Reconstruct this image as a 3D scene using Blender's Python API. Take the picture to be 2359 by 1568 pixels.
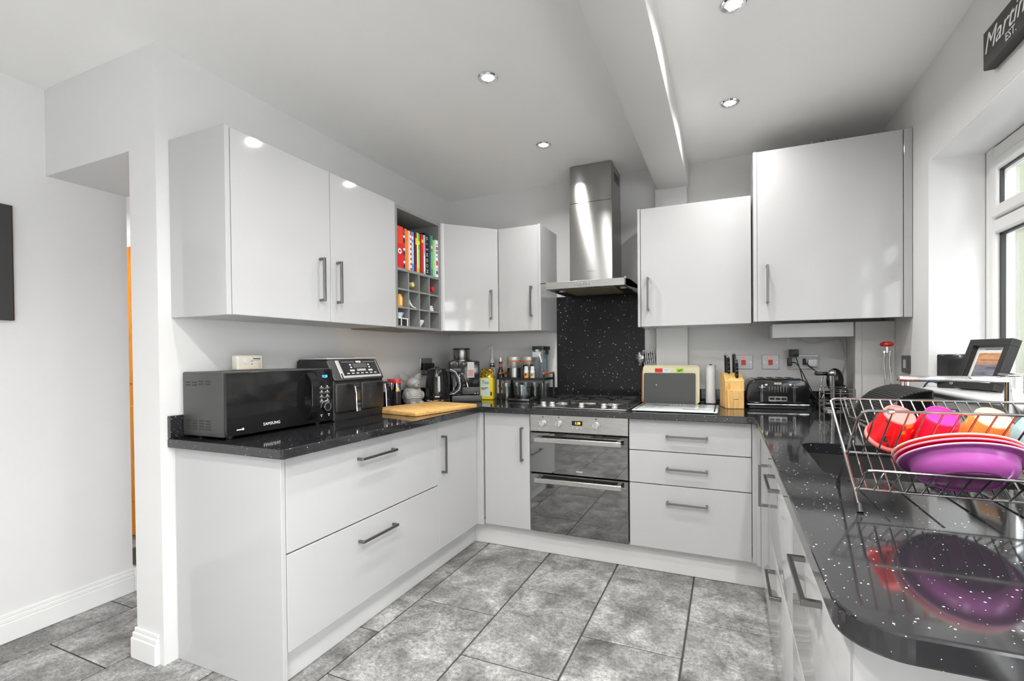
import bpy, bmesh, math, random
from math import sin, cos, pi, radians
from mathutils import Vector, Matrix
random.seed(7)
S = bpy.context.scene
for o in list(bpy.data.objects): bpy.data.objects.remove(o)

# ------------------------------------------------------------ camera, world, lights, exposure
CAMP = (2.0678, -3.2531, 1.2214)
YAW, PITCH, ROLL, FPX = 22.7834, -0.5829, -0.5394, 1080.76
def cam_axes():
    y, p, r = radians(YAW), radians(PITCH), radians(ROLL)
    fw = Vector((-sin(y)*cos(p), cos(y)*cos(p), sin(p)))
    rt = Vector((cos(y), sin(y), 0)); up = rt.cross(fw)
    return rt*cos(r)+up*sin(r), -rt*sin(r)+up*cos(r), fw
cd = bpy.data.cameras.new('camera'); cam = bpy.data.objects.new('camera', cd); S.collection.objects.link(cam)
_r, _u, _f = cam_axes()
M = Matrix.Identity(4)
for i in range(3):
    M[i][0], M[i][1], M[i][2], M[i][3] = _r[i], _u[i], -_f[i], CAMP[i]
cam.matrix_world = M
cd.sensor_width = 36; cd.sensor_fit = 'HORIZONTAL'; cd.lens = FPX/2359*36
cd.shift_x = -41.59/2359; cd.shift_y = 44.38/2359
cd.clip_start = 0.02
S.camera = cam

w = bpy.data.worlds.new('overcast_sky'); S.world = w; w.use_nodes = True
bg = w.node_tree.nodes['Background']; bg.inputs[0].default_value = (0.93, 0.97, 1.0, 1); bg.inputs[1].default_value = SKY_STRENGTH = 8.2
S.view_settings.view_transform = 'Standard'; S.view_settings.look = 'None'
S.view_settings.gamma = 1; S.view_settings.use_curve_mapping = False
S.view_settings.exposure = 0.72
S.cycles.use_denoising = True
S.cycles.max_bounces = 10; S.cycles.diffuse_bounces = 6; S.cycles.glossy_bounces = 5
S.cycles.transparent_max_bounces = 16; S.cycles.caustics_reflective = False; S.cycles.caustics_refractive = False
S.cycles.sample_clamp_indirect = 6
DOWNLIGHT_W = 4.0; REAR_FILL_W = 13.0
def portal(name, loc, rot, sx, sy):
    l = bpy.data.lights.new(name, 'AREA'); l.shape = 'RECTANGLE'; l.size = sx; l.size_y = sy
    l.cycles.is_portal = True
    o = bpy.data.objects.new(name, l); o.location = loc; o.rotation_euler = rot; S.collection.objects.link(o)
portal('window_portal', (3.2, -1.64, 1.56), (0, radians(90), 0), 1.0, 1.95)
portal('fill_door_portal', (3.2, -4.05, 1.06), (0, radians(90), 0), 2.1, 1.5)
portal('fill_window_portal', (-2.7, -5.13, 1.3), (radians(90), 0, 0), .6, 1.9)

# ------------------------------------------------------------ geometry builder
class G:
    def __init__(s): s.v = []; s.f = []; s.n = 0
    def add(s, vs, fs):
        n = len(s.v); s.v += [tuple(v) for v in vs]; s.f += [tuple(i+n for i in f) for f in fs]; s.n += 1; return s
    def bm(s, bm, M=None):
        bm.verts.index_update()
        vs = [(M @ v.co if M else v.co) for v in bm.verts]
        s.add(vs, [[v.index for v in f.verts] for f in bm.faces]); bm.free(); return s
    def box(s, x0, y0, z0, x1, y1, z1, b=0, seg=1, M=None):
        if x0 > x1: x0, x1 = x1, x0
        if y0 > y1: y0, y1 = y1, y0
        if z0 > z1: z0, z1 = z1, z0
        vs = [(x, y, z) for z in (z0, z1) for y in (y0, y1) for x in (x0, x1)]
        fs = [(0,2,3,1),(4,5,7,6),(0,1,5,4),(2,6,7,3),(0,4,6,2),(1,3,7,5)]
        if b <= 0:
            if M: vs = [M @ Vector(v) for v in vs]
            return s.add(vs, fs)
        m = bmesh.new(); bv = [m.verts.new(v) for v in vs]
        for f in fs: m.faces.new([bv[i] for i in f])
        b = min(b, .49*min(x1-x0, y1-y0, z1-z0))
        bmesh.ops.bevel(m, geom=m.edges[:], offset=b, segments=seg, affect='EDGES', profile=.5)
        return s.bm(m, M)
    def obox(s, c, ax, ay, az, b=0):   # oriented box: centre and three half-axis vectors
        ax, ay, az = Vector(ax), Vector(ay), Vector(az)
        M = Matrix((( *ax.normalized(), 0), (*ay.normalized(), 0), (*az.normalized(), 0), (0,0,0,1))).transposed()
        M = Matrix.Translation(Vector(c)) @ M
        return s.box(-ax.length, -ay.length, -az.length, ax.length, ay.length, az.length, b, 1, M)
    def lathe(s, prof, c=(0,0,0), n=28, axis=(0,0,1), caps=True, a0=0, a1=2*pi):
        ax = Vector(axis).normalized(); q = Vector((0,0,1)).rotation_difference(ax).to_matrix(); c = Vector(c)
        full = abs(a1-a0-2*pi) < 1e-6; m = n if full else n+1
        vs, fs = [], []
        for r, z in prof:
            for i in range(m):
                a = a0+(a1-a0)*i/n; vs.append(c + q @ Vector((r*cos(a), r*sin(a), z)))
        for k in range(len(prof)-1):
            for i in range(n):
                j = (i+1) % m; fs.append((k*m+i, k*m+j, (k+1)*m+j, (k+1)*m+i))
        if caps and full:
            if prof[0][0] > 1e-6: fs.append(tuple(range(m))[::-1])
            if prof[-1][0] > 1e-6: fs.append(tuple(range((len(prof)-1)*m, len(prof)*m)))
        return s.add(vs, fs)
    def cyl(s, p0, p1, r, r1=None, n=20):
        p0, p1 = Vector(p0), Vector(p1); d = p1-p0
        return s.lathe([(r, 0), (r if r1 is None else r1, d.length)], p0, n, d)
    def tube(s, pts, r, n=8, closed=False):
        P = [Vector(p) for p in pts]; N = len(P); vs, fs = [], []
        up = None
        for i, p in enumerate(P):
            a = P[(i-1) % N] if (closed or i > 0) else p; b = P[(i+1) % N] if (closed or i < N-1) else p
            t = (b-a).normalized()
            if up is None:
                up = t.orthogonal().normalized()
            else:
                up = (up - t*up.dot(t)); up = up.normalized() if up.length > 1e-6 else t.orthogonal().normalized()
            sd = t.cross(up); rr = r[i] if isinstance(r, (list, tuple)) else r
            vs += [p + (up*cos(2*pi*k/n)+sd*sin(2*pi*k/n))*rr for k in range(n)]
        for i in range(N if closed else N-1):
            j = (i+1) % N
            for k in range(n):
                l = (k+1) % n; fs.append((i*n+k, i*n+l, j*n+l, j*n+k))
        if not closed: fs += [tuple(range(n))[::-1], tuple(range((N-1)*n, N*n))]
        return s.add(vs, fs)
    def prism(s, poly, a, b, axis='z', bev=0, seg=1):   # polygon extruded along an axis; poly in the other two coordinates (in xyz order)
        def mk(u, v, t): return {'z': (u, v, t), 'y': (u, t, v), 'x': (t, u, v)}[axis]
        m = bmesh.new(); lo = [m.verts.new(mk(u, v, a)) for u, v in poly]; hi = [m.verts.new(mk(u, v, b)) for u, v in poly]
        n = len(poly); m.faces.new(lo[::-1]); m.faces.new(hi)
        for i in range(n): m.faces.new((lo[i], lo[(i+1) % n], hi[(i+1) % n], hi[i]))
        bmesh.ops.recalc_face_normals(m, faces=m.faces[:])
        if bev:
            ed = [e for e in m.edges if (e.verts[0] in lo and e.verts[1] in lo) or (e.verts[0] in hi and e.verts[1] in hi)]
            bmesh.ops.bevel(m, geom=ed, offset=bev, segments=seg, affect='EDGES', profile=.5)
        return s.bm(m)
    def sph(s, c, rx, ry=None, rz=None, n=16, m=10, M=None):
        ry = ry or rx; rz = rz or rx; b = bmesh.new()
        bmesh.ops.create_uvsphere(b, u_segments=n, v_segments=m, radius=1)
        T = Matrix.Translation(Vector(c)) @ (M or Matrix.Identity(4)) @ Matrix.Diagonal((rx, ry, rz, 1))
        return s.bm(b, T)
    def grid(s, fn, nu, nv, closed_u=False):
        vs = [fn(i/nu, j/nv) for j in range(nv+1) for i in range(nu+1)]; fs = []
        for j in range(nv):
            for i in range(nu):
                a = j*(nu+1)+i; fs.append((a, a+1, a+nu+2, a+nu+1))
        return s.add(vs, fs)

def rrect(x0, y0, x1, y1, r, n=5):
    out = []
    for cx, cy, a in ((x1-r, y1-r, 0), (x0+r, y1-r, 90), (x0+r, y0+r, 180), (x1-r, y0+r, 270)):
        for k in range(n+1):
            t = radians(a+90*k/n); out.append((cx+r*cos(t), cy+r*sin(t)))
    return out
def arc(c, r, a0, a1, n, plane='xz'):
    out = []
    for k in range(n+1):
        a = radians(a0+(a1-a0)*k/n); u, v = r*cos(a), r*sin(a)
        out.append({'xz': (c[0]+u, c[1], c[2]+v), 'xy': (c[0]+u, c[1]+v, c[2]), 'yz': (c[0], c[1]+u, c[2]+v)}[plane])
    return out

# ------------------------------------------------------------ objects
def mesh_of(g, mat, off=(0,0,0), flat=False, name='mesh'):
    me = bpy.data.meshes.new(name)
    me.from_pydata([(v[0]-off[0], v[1]-off[1], v[2]-off[2]) for v in g.v], [], g.f)
    b = bmesh.new(); b.from_mesh(me); bmesh.ops.recalc_face_normals(b, faces=b.faces[:]); b.to_mesh(me); b.free()
    if not flat:
        me.polygons.foreach_set('use_smooth', [True]*len(me.polygons)); me.set_sharp_from_angle(angle=radians(29))
    if mat: me.materials.append(mat)
    return me
def link(name, data, parent=None, loc=(0,0,0), **props):
    o = bpy.data.objects.new(name, data); S.collection.objects.link(o); o.location = loc
    if parent: o.parent = parent
    for k, v in props.items():
        if v is not None: o[k] = v
    return o
def thing(name, label, category, loc=(0,0,0), rz=0, group=None):
    o = link(name, None, None, loc, label=label, category=category, group=group)
    o.rotation_euler = (0, 0, radians(rz)); o.empty_display_size = .02
    return o
def solo(name, label, category, g, mat, loc=(0,0,0), group=None, flat=False):   # a thing that is one mesh, authored in world coordinates
    return link(name, mesh_of(g, mat, loc, flat), None, loc, label=label, category=category, group=group)
def top(o):
    while o.parent: o = o.parent
    return o
def part(parent, name, g, mat, label=None, world=True, flat=False, kind=None):
    off = top(parent).location if world else (0,0,0)
    return link(name, mesh_of(g, mat, off, flat), parent, (0,0,0), label=label, kind=kind)
def struct(name, g, mat, parent=None, flat=False):
    off = top(parent).location if parent else (0,0,0)
    return link(name, mesh_of(g, mat, off, flat), parent, (0,0,0), kind=None if parent else 'structure')
def copy_tree(o, parent=None):
    c = o.copy(); S.collection.objects.link(c)
    if parent: c.parent = parent
    for ch in list(o.children): copy_tree(ch, c)
    return c
def text(parent, name, s, size, mat, at, right=(1,0,0), up=(0,0,1), ext=.0004, shear=0, align='CENTER', world=True, space=1, bold=0):
    cu = bpy.data.curves.new('lettering', 'FONT'); cu.body = s; cu.size = size; cu.extrude = ext; cu.align_x = align; cu.align_y = 'CENTER'
    cu.shear = shear; cu.resolution_u = 2; cu.space_character = space; cu.offset = bold
    t = bpy.data.objects.new('lettering', cu); S.collection.objects.link(t)
    bpy.context.view_layer.update()
    me = bpy.data.meshes.new_from_object(t.evaluated_get(bpy.context.evaluated_depsgraph_get()))
    bpy.data.objects.remove(t); bpy.data.curves.remove(cu)
    R, U = Vector(right).normalized(), Vector(up).normalized(); N = R.cross(U)
    off = top(parent).location if world else Vector((0,0,0))
    for v in me.vertices:
        v.co = Vector(at)-off + R*v.co.x + U*v.co.y + N*v.co.z
    me.materials.clear(); me.materials.append(mat)
    return link(name, me, parent, (0,0,0))

# ------------------------------------------------------------ materials
def mat(name, col, rough=.5, metal=0, **kw):
    m = bpy.data.materials.new(name); m.use_nodes = True; b = m.node_tree.nodes['Principled BSDF']
    b.inputs['Base Color'].default_value = (*col, 1); b.inputs['Roughness'].default_value = rough; b.inputs['Metallic'].default_value = metal
    for k, v in kw.items(): b.inputs[k.replace('_', ' ')].default_value = v
    return m
def nodes(m): return m.node_tree.nodes, m.node_tree.links, m.node_tree.nodes['Principled BSDF']
def srgb(r, g, b):
    f = lambda c: ((c/255+.055)/1.055)**2.4 if c > 10 else c/255/12.92
    return (f(r), f(g), f(b))
def coords(n, l, scale=1, out='Object', rnd=False):
    tc = n.new('ShaderNodeTexCoord'); mp = n.new('ShaderNodeMapping')
    sc = scale if isinstance(scale, tuple) else (scale,)*3
    mp.inputs['Scale'].default_value = sc; l.new(tc.outputs[out], mp.inputs[0])
    if rnd:
        oi = n.new('ShaderNodeObjectInfo'); mu = n.new('ShaderNodeMath'); mu.operation = 'MULTIPLY'; mu.inputs[1].default_value = 37
        l.new(oi.outputs['Random'], mu.inputs[0]); l.new(mu.outputs[0], mp.inputs['Location'])
    return mp.outputs[0]
def ramp(n, l, fac, stops):
    r = n.new('ShaderNodeValToRGB'); e = r.color_ramp.elements
    while len(e) < len(stops): e.new(.5)
    for el, (p, c) in zip(e, stops): el.position = p; el.color = (*c, 1)
    l.new(fac, r.inputs[0]); return r.outputs[0]
def noise(n, l, vec, scale, detail=5, rough=.6, dist=0):
    t = n.new('ShaderNodeTexNoise'); t.inputs['Scale'].default_value = scale; t.inputs['Detail'].default_value = detail
    t.inputs['Roughness'].default_value = rough; t.inputs['Distortion'].default_value = dist; l.new(vec, t.inputs['Vector']); return t.outputs['Fac']
def mixc(n, l, fac, a, b, mode='MIX'):
    m = n.new('ShaderNodeMix'); m.data_type = 'RGBA'; m.blend_type = mode
    for s, v in ((m.inputs[0], fac), (m.inputs[6], a), (m.inputs[7], b)):
        if isinstance(v, (int, float)): s.default_value = v
        elif isinstance(v, tuple): s.default_value = (*v, 1)
        else: l.new(v, s)
    return m.outputs[2]
def bump(n, l, b, h, strength=.2, dist=.002):
    bp = n.new('ShaderNodeBump'); bp.inputs['Strength'].default_value = strength; bp.inputs['Distance'].default_value = dist
    l.new(h, bp.inputs['Height']); l.new(bp.outputs[0], b.inputs['Normal'])

def paint(name, col, rough=.75, var=.03, bmp=.06):
    m = mat(name, col, rough); n, l, b = nodes(m); v = coords(n, l)
    f = noise(n, l, v, 3, 4)
    l.new(mixc(n, l, f, tuple(c*(1-var) for c in col), tuple(min(1, c*(1+var)) for c in col)), b.inputs['Base Color'])
    bump(n, l, b, noise(n, l, v, 180, 3), bmp, .001); return m
def speckled(name, base=(.008,.008,.009), rough=.07, sc=(60, 105), thr=(.085, .07), spec=.8):
    m = mat(name, base, rough); n, l, b = nodes(m); v = coords(n, l)
    b.inputs['Specular IOR Level'].default_value = spec
    col = None; masks = []
    for s_, t_ in zip(sc, thr):
        vo = n.new('ShaderNodeTexVoronoi'); vo.inputs['Scale'].default_value = s_; l.new(v, vo.inputs['Vector'])
        lt = n.new('ShaderNodeMath'); lt.operation = 'LESS_THAN'; lt.inputs[1].default_value = t_; l.new(vo.outputs['Distance'], lt.inputs[0])
        masks.append(lt.outputs[0])
    mx = n.new('ShaderNodeMath'); mx.operation = 'MAXIMUM'; l.new(masks[0], mx.inputs[0]); l.new(masks[1], mx.inputs[1])
    fine = noise(n, l, v, 260, 3, .7)
    dk = mixc(n, l, fine, base, tuple(c*2.4+.004 for c in base))
    l.new(mixc(n, l, mx.outputs[0], dk, (.75,.78,.8)), b.inputs['Base Color'])
    return m
def brushed(name, col, rough=.28, sc=(4, 4, 260), aniso=0):
    m = mat(name, col, rough, 1); n, l, b = nodes(m); v = coords(n, l, sc); f = noise(n, l, v, 3, 4)
    mr = n.new('ShaderNodeMapRange'); mr.inputs['To Min'].default_value = rough*.75; mr.inputs['To Max'].default_value = rough*1.35
    l.new(f, mr.inputs[0]); l.new(mr.outputs[0], b.inputs['Roughness'])
    l.new(mixc(n, l, f, tuple(c*.9 for c in col), tuple(min(1, c*1.06) for c in col)), b.inputs['Base Color'])
    if aniso:
        b.inputs['Anisotropic'].default_value = aniso; b.inputs['Anisotropic Rotation'].default_value = .25
        tg = n.new('ShaderNodeTangent'); tg.direction_type = 'RADIAL'; tg.axis = 'Z'; l.new(tg.outputs[0], b.inputs['Tangent'])
    else: bump(n, l, b, f, .04, .0005)
    return m
def wood(name, light, dark, sc=(14, 14, 1.6), rough=.45):
    m = mat(name, light, rough); n, l, b = nodes(m); v = coords(n, l, sc, rnd=True)
    f = noise(n, l, v, 3.2, 6, .6, 1.2)
    l.new(ramp(n, l, f, [(.3, dark), (.5, light), (.72, tuple(c*.82 for c in light))]), b.inputs['Base Color'])
    bump(n, l, b, f, .1, .001); return m
def glassy(name, tint=(1,1,1), refl=.12, rough=.02, dens=0.0):
    m = bpy.data.materials.new(name); m.use_nodes = True; n, l = m.node_tree.nodes, m.node_tree.links
    n.remove(n['Principled BSDF']); out = n['Material Output']
    tr = n.new('ShaderNodeBsdfTransparent'); tr.inputs[0].default_value = (*tint, 1)
    gl = n.new('ShaderNodeBsdfGlossy'); gl.inputs['Roughness'].default_value = rough
    fr = n.new('ShaderNodeLayerWeight'); fr.inputs[0].default_value = .25
    mr = n.new('ShaderNodeMapRange'); mr.inputs['To Min'].default_value = refl*.4; mr.inputs['To Max'].default_value = min(1, refl*5)
    l.new(fr.outputs['Fresnel'], mr.inputs[0])
    mx = n.new('ShaderNodeMixShader'); l.new(mr.outputs[0], mx.inputs[0]); l.new(tr.outputs[0], mx.inputs[1]); l.new(gl.outputs[0], mx.inputs[2])
    l.new(mx.outputs[0], out.inputs['Surface']); return m
def emit(name, col, st):
    m = mat(name, (0,0,0), .4); b = m.node_tree.nodes['Principled BSDF']
    b.inputs['Emission Color'].default_value = (*col, 1); b.inputs['Emission Strength'].default_value = st; return m

WALL = paint('wall_paint', (.70, .695, .69)); CEIL = paint('ceiling_paint', (.92, .915, .905)); TRIM = mat('white_gloss_woodwork', (.78,.78,.77), .3)
GLOSS = mat('white_gloss_lacquer', (.485,.485,.487), .07, Specular_IOR_Level=.38)
CARC = mat('white_melamine', (.6,.6,.6), .4); GREYM = mat('grey_melamine', (.23,.23,.225), .5); GREYD = mat('dark_grey_melamine', (.06,.058,.055), .6)
GRANITE = speckled('black_sparkle_quartz'); SPLASH = speckled('black_sparkle_glass', rough=.12, sc=(34, 58), thr=(.095, .075), spec=.25)
STEEL = brushed('brushed_steel', (.34,.335,.325), .22, aniso=1.0); STEELH = brushed('brushed_steel_long_grain', (.56,.55,.53), .26, (3, 3, 300))
HAND = mat('satin_nickel', (.22,.215,.205), .3, 1); CHROME = mat('chrome', (.75,.75,.76), .07, 1); WIRE = mat('chromed_wire', (.46,.45,.44), .14, 1)
BLACK = mat('gloss_black_plastic', (.010,.010,.011), .12); BLACKM = mat('matt_black_plastic', (.018,.018,.018), .45); CHAR = mat('charcoal_coated_steel', (.055,.055,.052), .42)
GREYP = mat('light_grey_plastic', (.55,.56,.57), .4); WHITEP = mat('white_plastic', (.82,.82,.81), .35); SILVP = mat('silver_plastic', (.6,.6,.58), .3, .5)
MIRRORG = mat('black_mirror_glass', (.012,.012,.011), .03, 0, Specular_IOR_Level=1.0, IOR=2.1)
GLASS = glassy('clear_pane'); JAR = glassy('clear_jar_glass', (.93,.95,.95), .16); SMOKE = glassy('smoked_plastic', (.35,.38,.42), .15)
WATERT = glassy('clear_tank_plastic', (.72,.78,.82), .14)
LETTER = mat('white_print', (.85,.85,.85), .5); INK = mat('black_print', (.02,.02,.02), .6)
RED = mat('red_plastic', (.62,.02,.02), .25); GOLD = mat('gold_foil', (.72,.52,.10), .22, .8)
BAMBOO = wood('pale_bamboo', srgb(232,190,120), srgb(196,140,70)); BOARDW = wood('beech_board', srgb(226,182,112), srgb(176,116,54), (3, 14, 14)); OAK = wood('orange_oak', srgb(222,140,20), srgb(180,96,6), (9, 9, 1.2))
COPPERW = wood('orange_timber', srgb(200,120,60), srgb(150,80,36))
def tile_mat():
    m = mat('grey_stone_tile', (.3,.3,.3), .42); n, l, b = nodes(m); v = coords(n, l, 1, rnd=True)
    a = noise(n, l, v, 5.5, 9, .68, .5); f0 = noise(n, l, v, 60, 6, .75); f1 = noise(n, l, v, 210, 4, .75); fm = n.new('ShaderNodeMath'); fm.operation = 'MULTIPLY_ADD'; fm.inputs[1].default_value = .45; l.new(f1, fm.inputs[0])
    fs = n.new('ShaderNodeMath'); fs.operation = 'MULTIPLY'; fs.inputs[1].default_value = .55; l.new(f0, fs.inputs[0]); l.new(fs.outputs[0], fm.inputs[2]); f = fm.outputs[0]
    vs = coords(n, l, (26, 90, 26), rnd=True); st = noise(n, l, vs, 1.2, 5, .7, 1.0)
    c = ramp(n, l, a, [(.30, (.085,.084,.082)), (.46, (.20,.198,.194)), (.57, (.315,.311,.305)), (.74, (.53,.525,.515))])
    c = mixc(n, l, .55, c, ramp(n, l, f, [(.39, (.04,.04,.04)), (.60, (.95,.95,.94))]), 'OVERLAY')
    c = mixc(n, l, .35, c, ramp(n, l, st, [(.35, (.2,.2,.2)), (.7, (.8,.8,.79))]), 'OVERLAY')
    wv = noise(n, l, v, 2.4, 3, .5, 1.5)
    vein = ramp(n, l, wv, [(.495, (0,0,0)), (.5, (.7,.7,.7)), (.505, (0,0,0))])
    msk = noise(n, l, v, 3.3, 2); mm = ramp(n, l, msk, [(.56, (0,0,0)), (.68, (.5,.5,.5))])
    c = mixc(n, l, mixc(n, l, 1.0, vein, mm, 'MULTIPLY'), c, (.62,.62,.61))
    l.new(c, b.inputs['Base Color']); bump(n, l, b, f, .25, .0015); return m
TILE = tile_mat(); GROUT = mat('dark_grout', (.05,.048,.045), .9)
# ------------------------------------------------------------ the room
XR_ = 2.883; XH = -.822; ZC = 2.462; YREAR = -5.0
fl = struct('floor', G().box(-3.2, YREAR-.1, -.06, 3.2, .3, -.004), GROUT)
tile_me = mesh_of(G().box(-.2065, -.297, -.012, .2065, .297, 0, .0025), TILE, name='tile')
cut = {}
for ci in range(-6, 5):
    xc = .635+.4205*ci+.21
    for k in range(-1, 9):
        y = (-.40 if ci % 2 == 0 else -.107)-.6*k
        if y > -.1 or y < YREAR+.25: continue
        if (ci < -1 and y > -1.15) or (ci < -3 and y > -1.5) or (ci == -5 and y < -2.6): continue
        if -.3 < xc < .3 and y > -1.8: continue     # under the left cabinets
        if xc > 2.3 and y > -2.4: continue          # under the right cabinets
        if y > -.35: continue
        link('tile', tile_me, fl, (xc, y, 0))
struct('ceiling', G().box(-3.2, YREAR-.1, ZC, 3.2, .3, ZC+.1), CEIL)
struct('wall_back', G().box(-.16, 0, 0, 3.2, .12, ZC), WALL)
wl = G().box(-.175, -2.113, 0, 0, 0, ZC)
struct('wall_left', wl, WALL)
struct('wall_lintel', G().box(XH, -2.113, 2.066, -.175, -1.80, ZC), WALL)
struct('wall_hall_side', G().box(XH-.12, YREAR, 0, XH, -1.80, ZC), WALL)
struct('wall_hall_end', G().box(-3.2, -1.33, 0, -.175, -1.22, ZC), mat('hall_white', (.82,.83,.86), .8))
# right wall with the window opening
WY0, WY1, WZ0, WZ1 = -.674, -2.62, 1.045, 2.057
wr = G().box(XR_, .12, 0, XR_+.28, WY0, ZC).box(XR_, WY1, 0, XR_+.28, -3.32, ZC).box(XR_, -4.78, 0, XR_+.28, YREAR, ZC).box(XR_, -3.32, 2.1, XR_+.28, -4.78, ZC).box(XR_, WY0, 0, XR_+.28, WY1, WZ0).box(XR_, WY0, WZ1, XR_+.28, WY1, ZC)
struct('wall_right', wr, WALL)
rear = G().box(-3.2, YREAR-.12, 0, -3.0, YREAR, ZC).box(-2.4, YREAR-.12, 0, 3.2, YREAR, ZC).box(-3.0, YREAR-.12, 2.36, -2.4, YREAR, ZC).box(-3.0, YREAR-.12, 0, -2.4, YREAR, .3)
struct('wall_rear', rear, WALL)
struct('wall_hall_far', G().box(-3.3, YREAR, 0, -3.2, -1.2, ZC), WALL)
# garden side: unseen patio doors added for fill daylight; fence wall outside the window
DX, DY0, DY1 = XR_+.1, -3.32, -4.78
pd = struct('fill_door', G().box(DX, DY0, 0, DX+.07, DY0-.07, 2.1, .004).box(DX, DY1, 0, DX+.07, DY1+.07, 2.1, .004).box(DX, DY0-.071, 2.03, DX+.07, DY1+.071, 2.1, .004).box(DX, DY0-.071, 0, DX+.07, DY1+.071, .06, .004).box(DX+.005, -4.015, .061, DX+.065, -4.085, 2.029, .004), TRIM)
for y0, y1 in ((DY0-.07, -4.015), (-4.085, DY1+.07)): struct('pane', G().box(DX+.03, y0, .06, DX+.04, y1, 2.03), GLASS, pd)
pw = struct('fill_window', G().box(-3.0, YREAR-.09, .3, -2.94, YREAR-.02, 2.36, .004).box(-2.46, YREAR-.09, .3, -2.4, YREAR-.02, 2.36, .004).box(-2.94, YREAR-.09, 2.30, -2.46, YREAR-.02, 2.36, .004).box(-2.94, YREAR-.09, .3, -2.46, YREAR-.02, .36, .004), TRIM)  # unseen window, added to brighten the hall and passage
struct('pane', G().box(-2.94, YREAR-.06, .36, -2.46, YREAR-.05, 2.30), GLASS, pw)
struct('wall_outside', G().box(4.7, -2.7, 0, 4.85, 8, 3.3), paint('lime_render', (.060,.064,.033), .85, .08))
struct('ground_outside', G().box(3.2, -7, -.1, 7.5, 8, 0), paint('patio_slab', (.8,.79,.77), .9))
# beam, pilaster, boxed pipe
struct('trim_1', G().box(1.645, -4.98, 2.30, 1.845, 0, ZC, .012, 2), WALL)
struct('trim_2', G().box(1.634, -.06, .9, 1.834, 0, 2.31, .006, 2), WALL)
struct('trim_3', G().box(2.712, -.24, .9, XR_, 0, 1.384, .004).box(2.704, -.246, .9, 2.735, -.2, 1.384, .003), paint('patched_plaster', (.62,.615,.60), .85, .2, .5))
# skirting
def skirt(name, x0, x1, y0, y1, face):   # stepped moulding on a face: 'x' means it grows towards +x from x0, 'y' towards -y from y1
    g = G()
    for z0, z1, t in ((0, .085, .020), (.085, .105, .015), (.105, .122, .009)):
        if face == 'x': g.box(x0, y0, z0, x0+t, y1, z1, .003)
        else: g.box(x0-t*.6, y1-t, z0, x1, y1, z1, .003)
    return struct(name, g, TRIM)
skirt('baseboard_hall', XH, 0, YREAR, -1.80, 'x'); skirt('baseboard_pier', -.175, -.022, 0, -2.113, 'y')
struct('baseboard_hall_end', G().box(XH-.12, -1.80, 0, XH+.02, -1.783, .122, .003), TRIM)
# hall door
d1 = struct('door_1', G().box(-2.42, -1.345, 0, -2.34, -1.33, 2.06, .003).box(-1.25, -1.345, 0, -1.17, -1.33, 2.06, .003).box(-2.42, -1.347, 1.985, -1.17, -1.33, 2.06, .003), TRIM)
struct('leaf', G().box(-2.34, -1.352, .01, -1.25, -1.334, 1.985, .002).box(-2.2, -1.358, .25, -1.4, -1.35, .9, .01).box(-2.2, -1.358, 1.05, -1.4, -1.35, 1.85, .01), OAK, d1)

# window
XF = 3.075
gw = struct('window_1', G().box(XF, WY0-.005, WZ0+.02, XF+.07, WY0-.068, WZ1, .006).box(XF, WY1+.005, WZ0+.02, XF+.07, WY1+.068, WZ1, .006)
    .box(XF, WY0-.0685, WZ1-.005, XF+.07, WY1+.0685, WZ1-.062, .006).box(XF, WY0-.0685, WZ0+.02, XF+.07, WY1+.0685, WZ0+.085, .006), TRIM)
for ya, yb in ((WY0-.0685, -1.2795), (-1.3405, -1.9545), (-2.0155, WY1+.0685)): struct('transom', G().box(XF, ya, 1.70, XF+.07, yb, 1.755, .006), TRIM, gw)
GASK = mat('black_gasket', (.02,.02,.02), .5)
ys = [WY0-.068, -1.31, -1.985, WY1+.068]
for y in ys[1:3]: struct('mullion', G().box(XF-.002, y+.03, WZ0+.0855, XF+.072, y-.03, WZ1-.0625, .006), TRIM, gw)
for i in range(3):
    a = ys[i] - (.03 if i else 0); b = ys[i+1] + (.03 if i < 2 else 0)
    # top-hung opening sash
    s = .05; z0, z1 = 1.755, WZ1-.062
    struct('sash', G().box(XF-.012, a-.004, z0+.004, XF+.05, a-s, z1-.004, .005).box(XF-.012, b+.004, z0+.004, XF+.05, b+s, z1-.004, .005)
        .box(XF-.012, a-s, z0+.004, XF+.05, b+s, z0+s, .005).box(XF-.012, a-s, z1-s, XF+.05, b+s, z1-.004, .005), TRIM, gw)
    struct('gasket', G().box(XF+.0, a-s, z0+s, XF+.012, a-s-.006, z1-s).box(XF, b+s, z0+s, XF+.012, b+s+.006, z1-s).box(XF, a-s, z1-s, XF+.012, b+s, z1-s-.006)
        .box(XF+.02, a-.001, 1.10+.03, XF+.035, a-.012, 1.70).box(XF+.02, b+.001, 1.13, XF+.035, b+.012, 1.70).box(XF+.02, a, 1.70, XF+.035, b, 1.692), GASK, gw)
    struct('pane', G().box(XF+.014, a-s, z0+s, XF+.02, b+s, z1-s), GLASS, gw)
    struct('pane', G().box(XF+.04, a, WZ0+.085, XF+.046, b, 1.70), GLASS, gw)
REV = mat('white_reveal_paint', (.84,.84,.84), .5)
struct('trim_4', G().box(XR_+.0005, WY0-.004, WZ0+.022, XF-.001, WY0-.0005, WZ1-.001).box(XR_+.0005, WY0-.004, WZ1-.005, XF-.001, WY1+.004, WZ1-.0006).box(XR_+.0005, WY1+.004, WZ0+.022, XF-.001, WY1+.0005, WZ1-.001), REV)
struct('window_sill', G().box(XR_-.03, WY0+.0, WZ0, XF+.02, WY1, WZ0+.021, .009, 3), TRIM)

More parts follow.
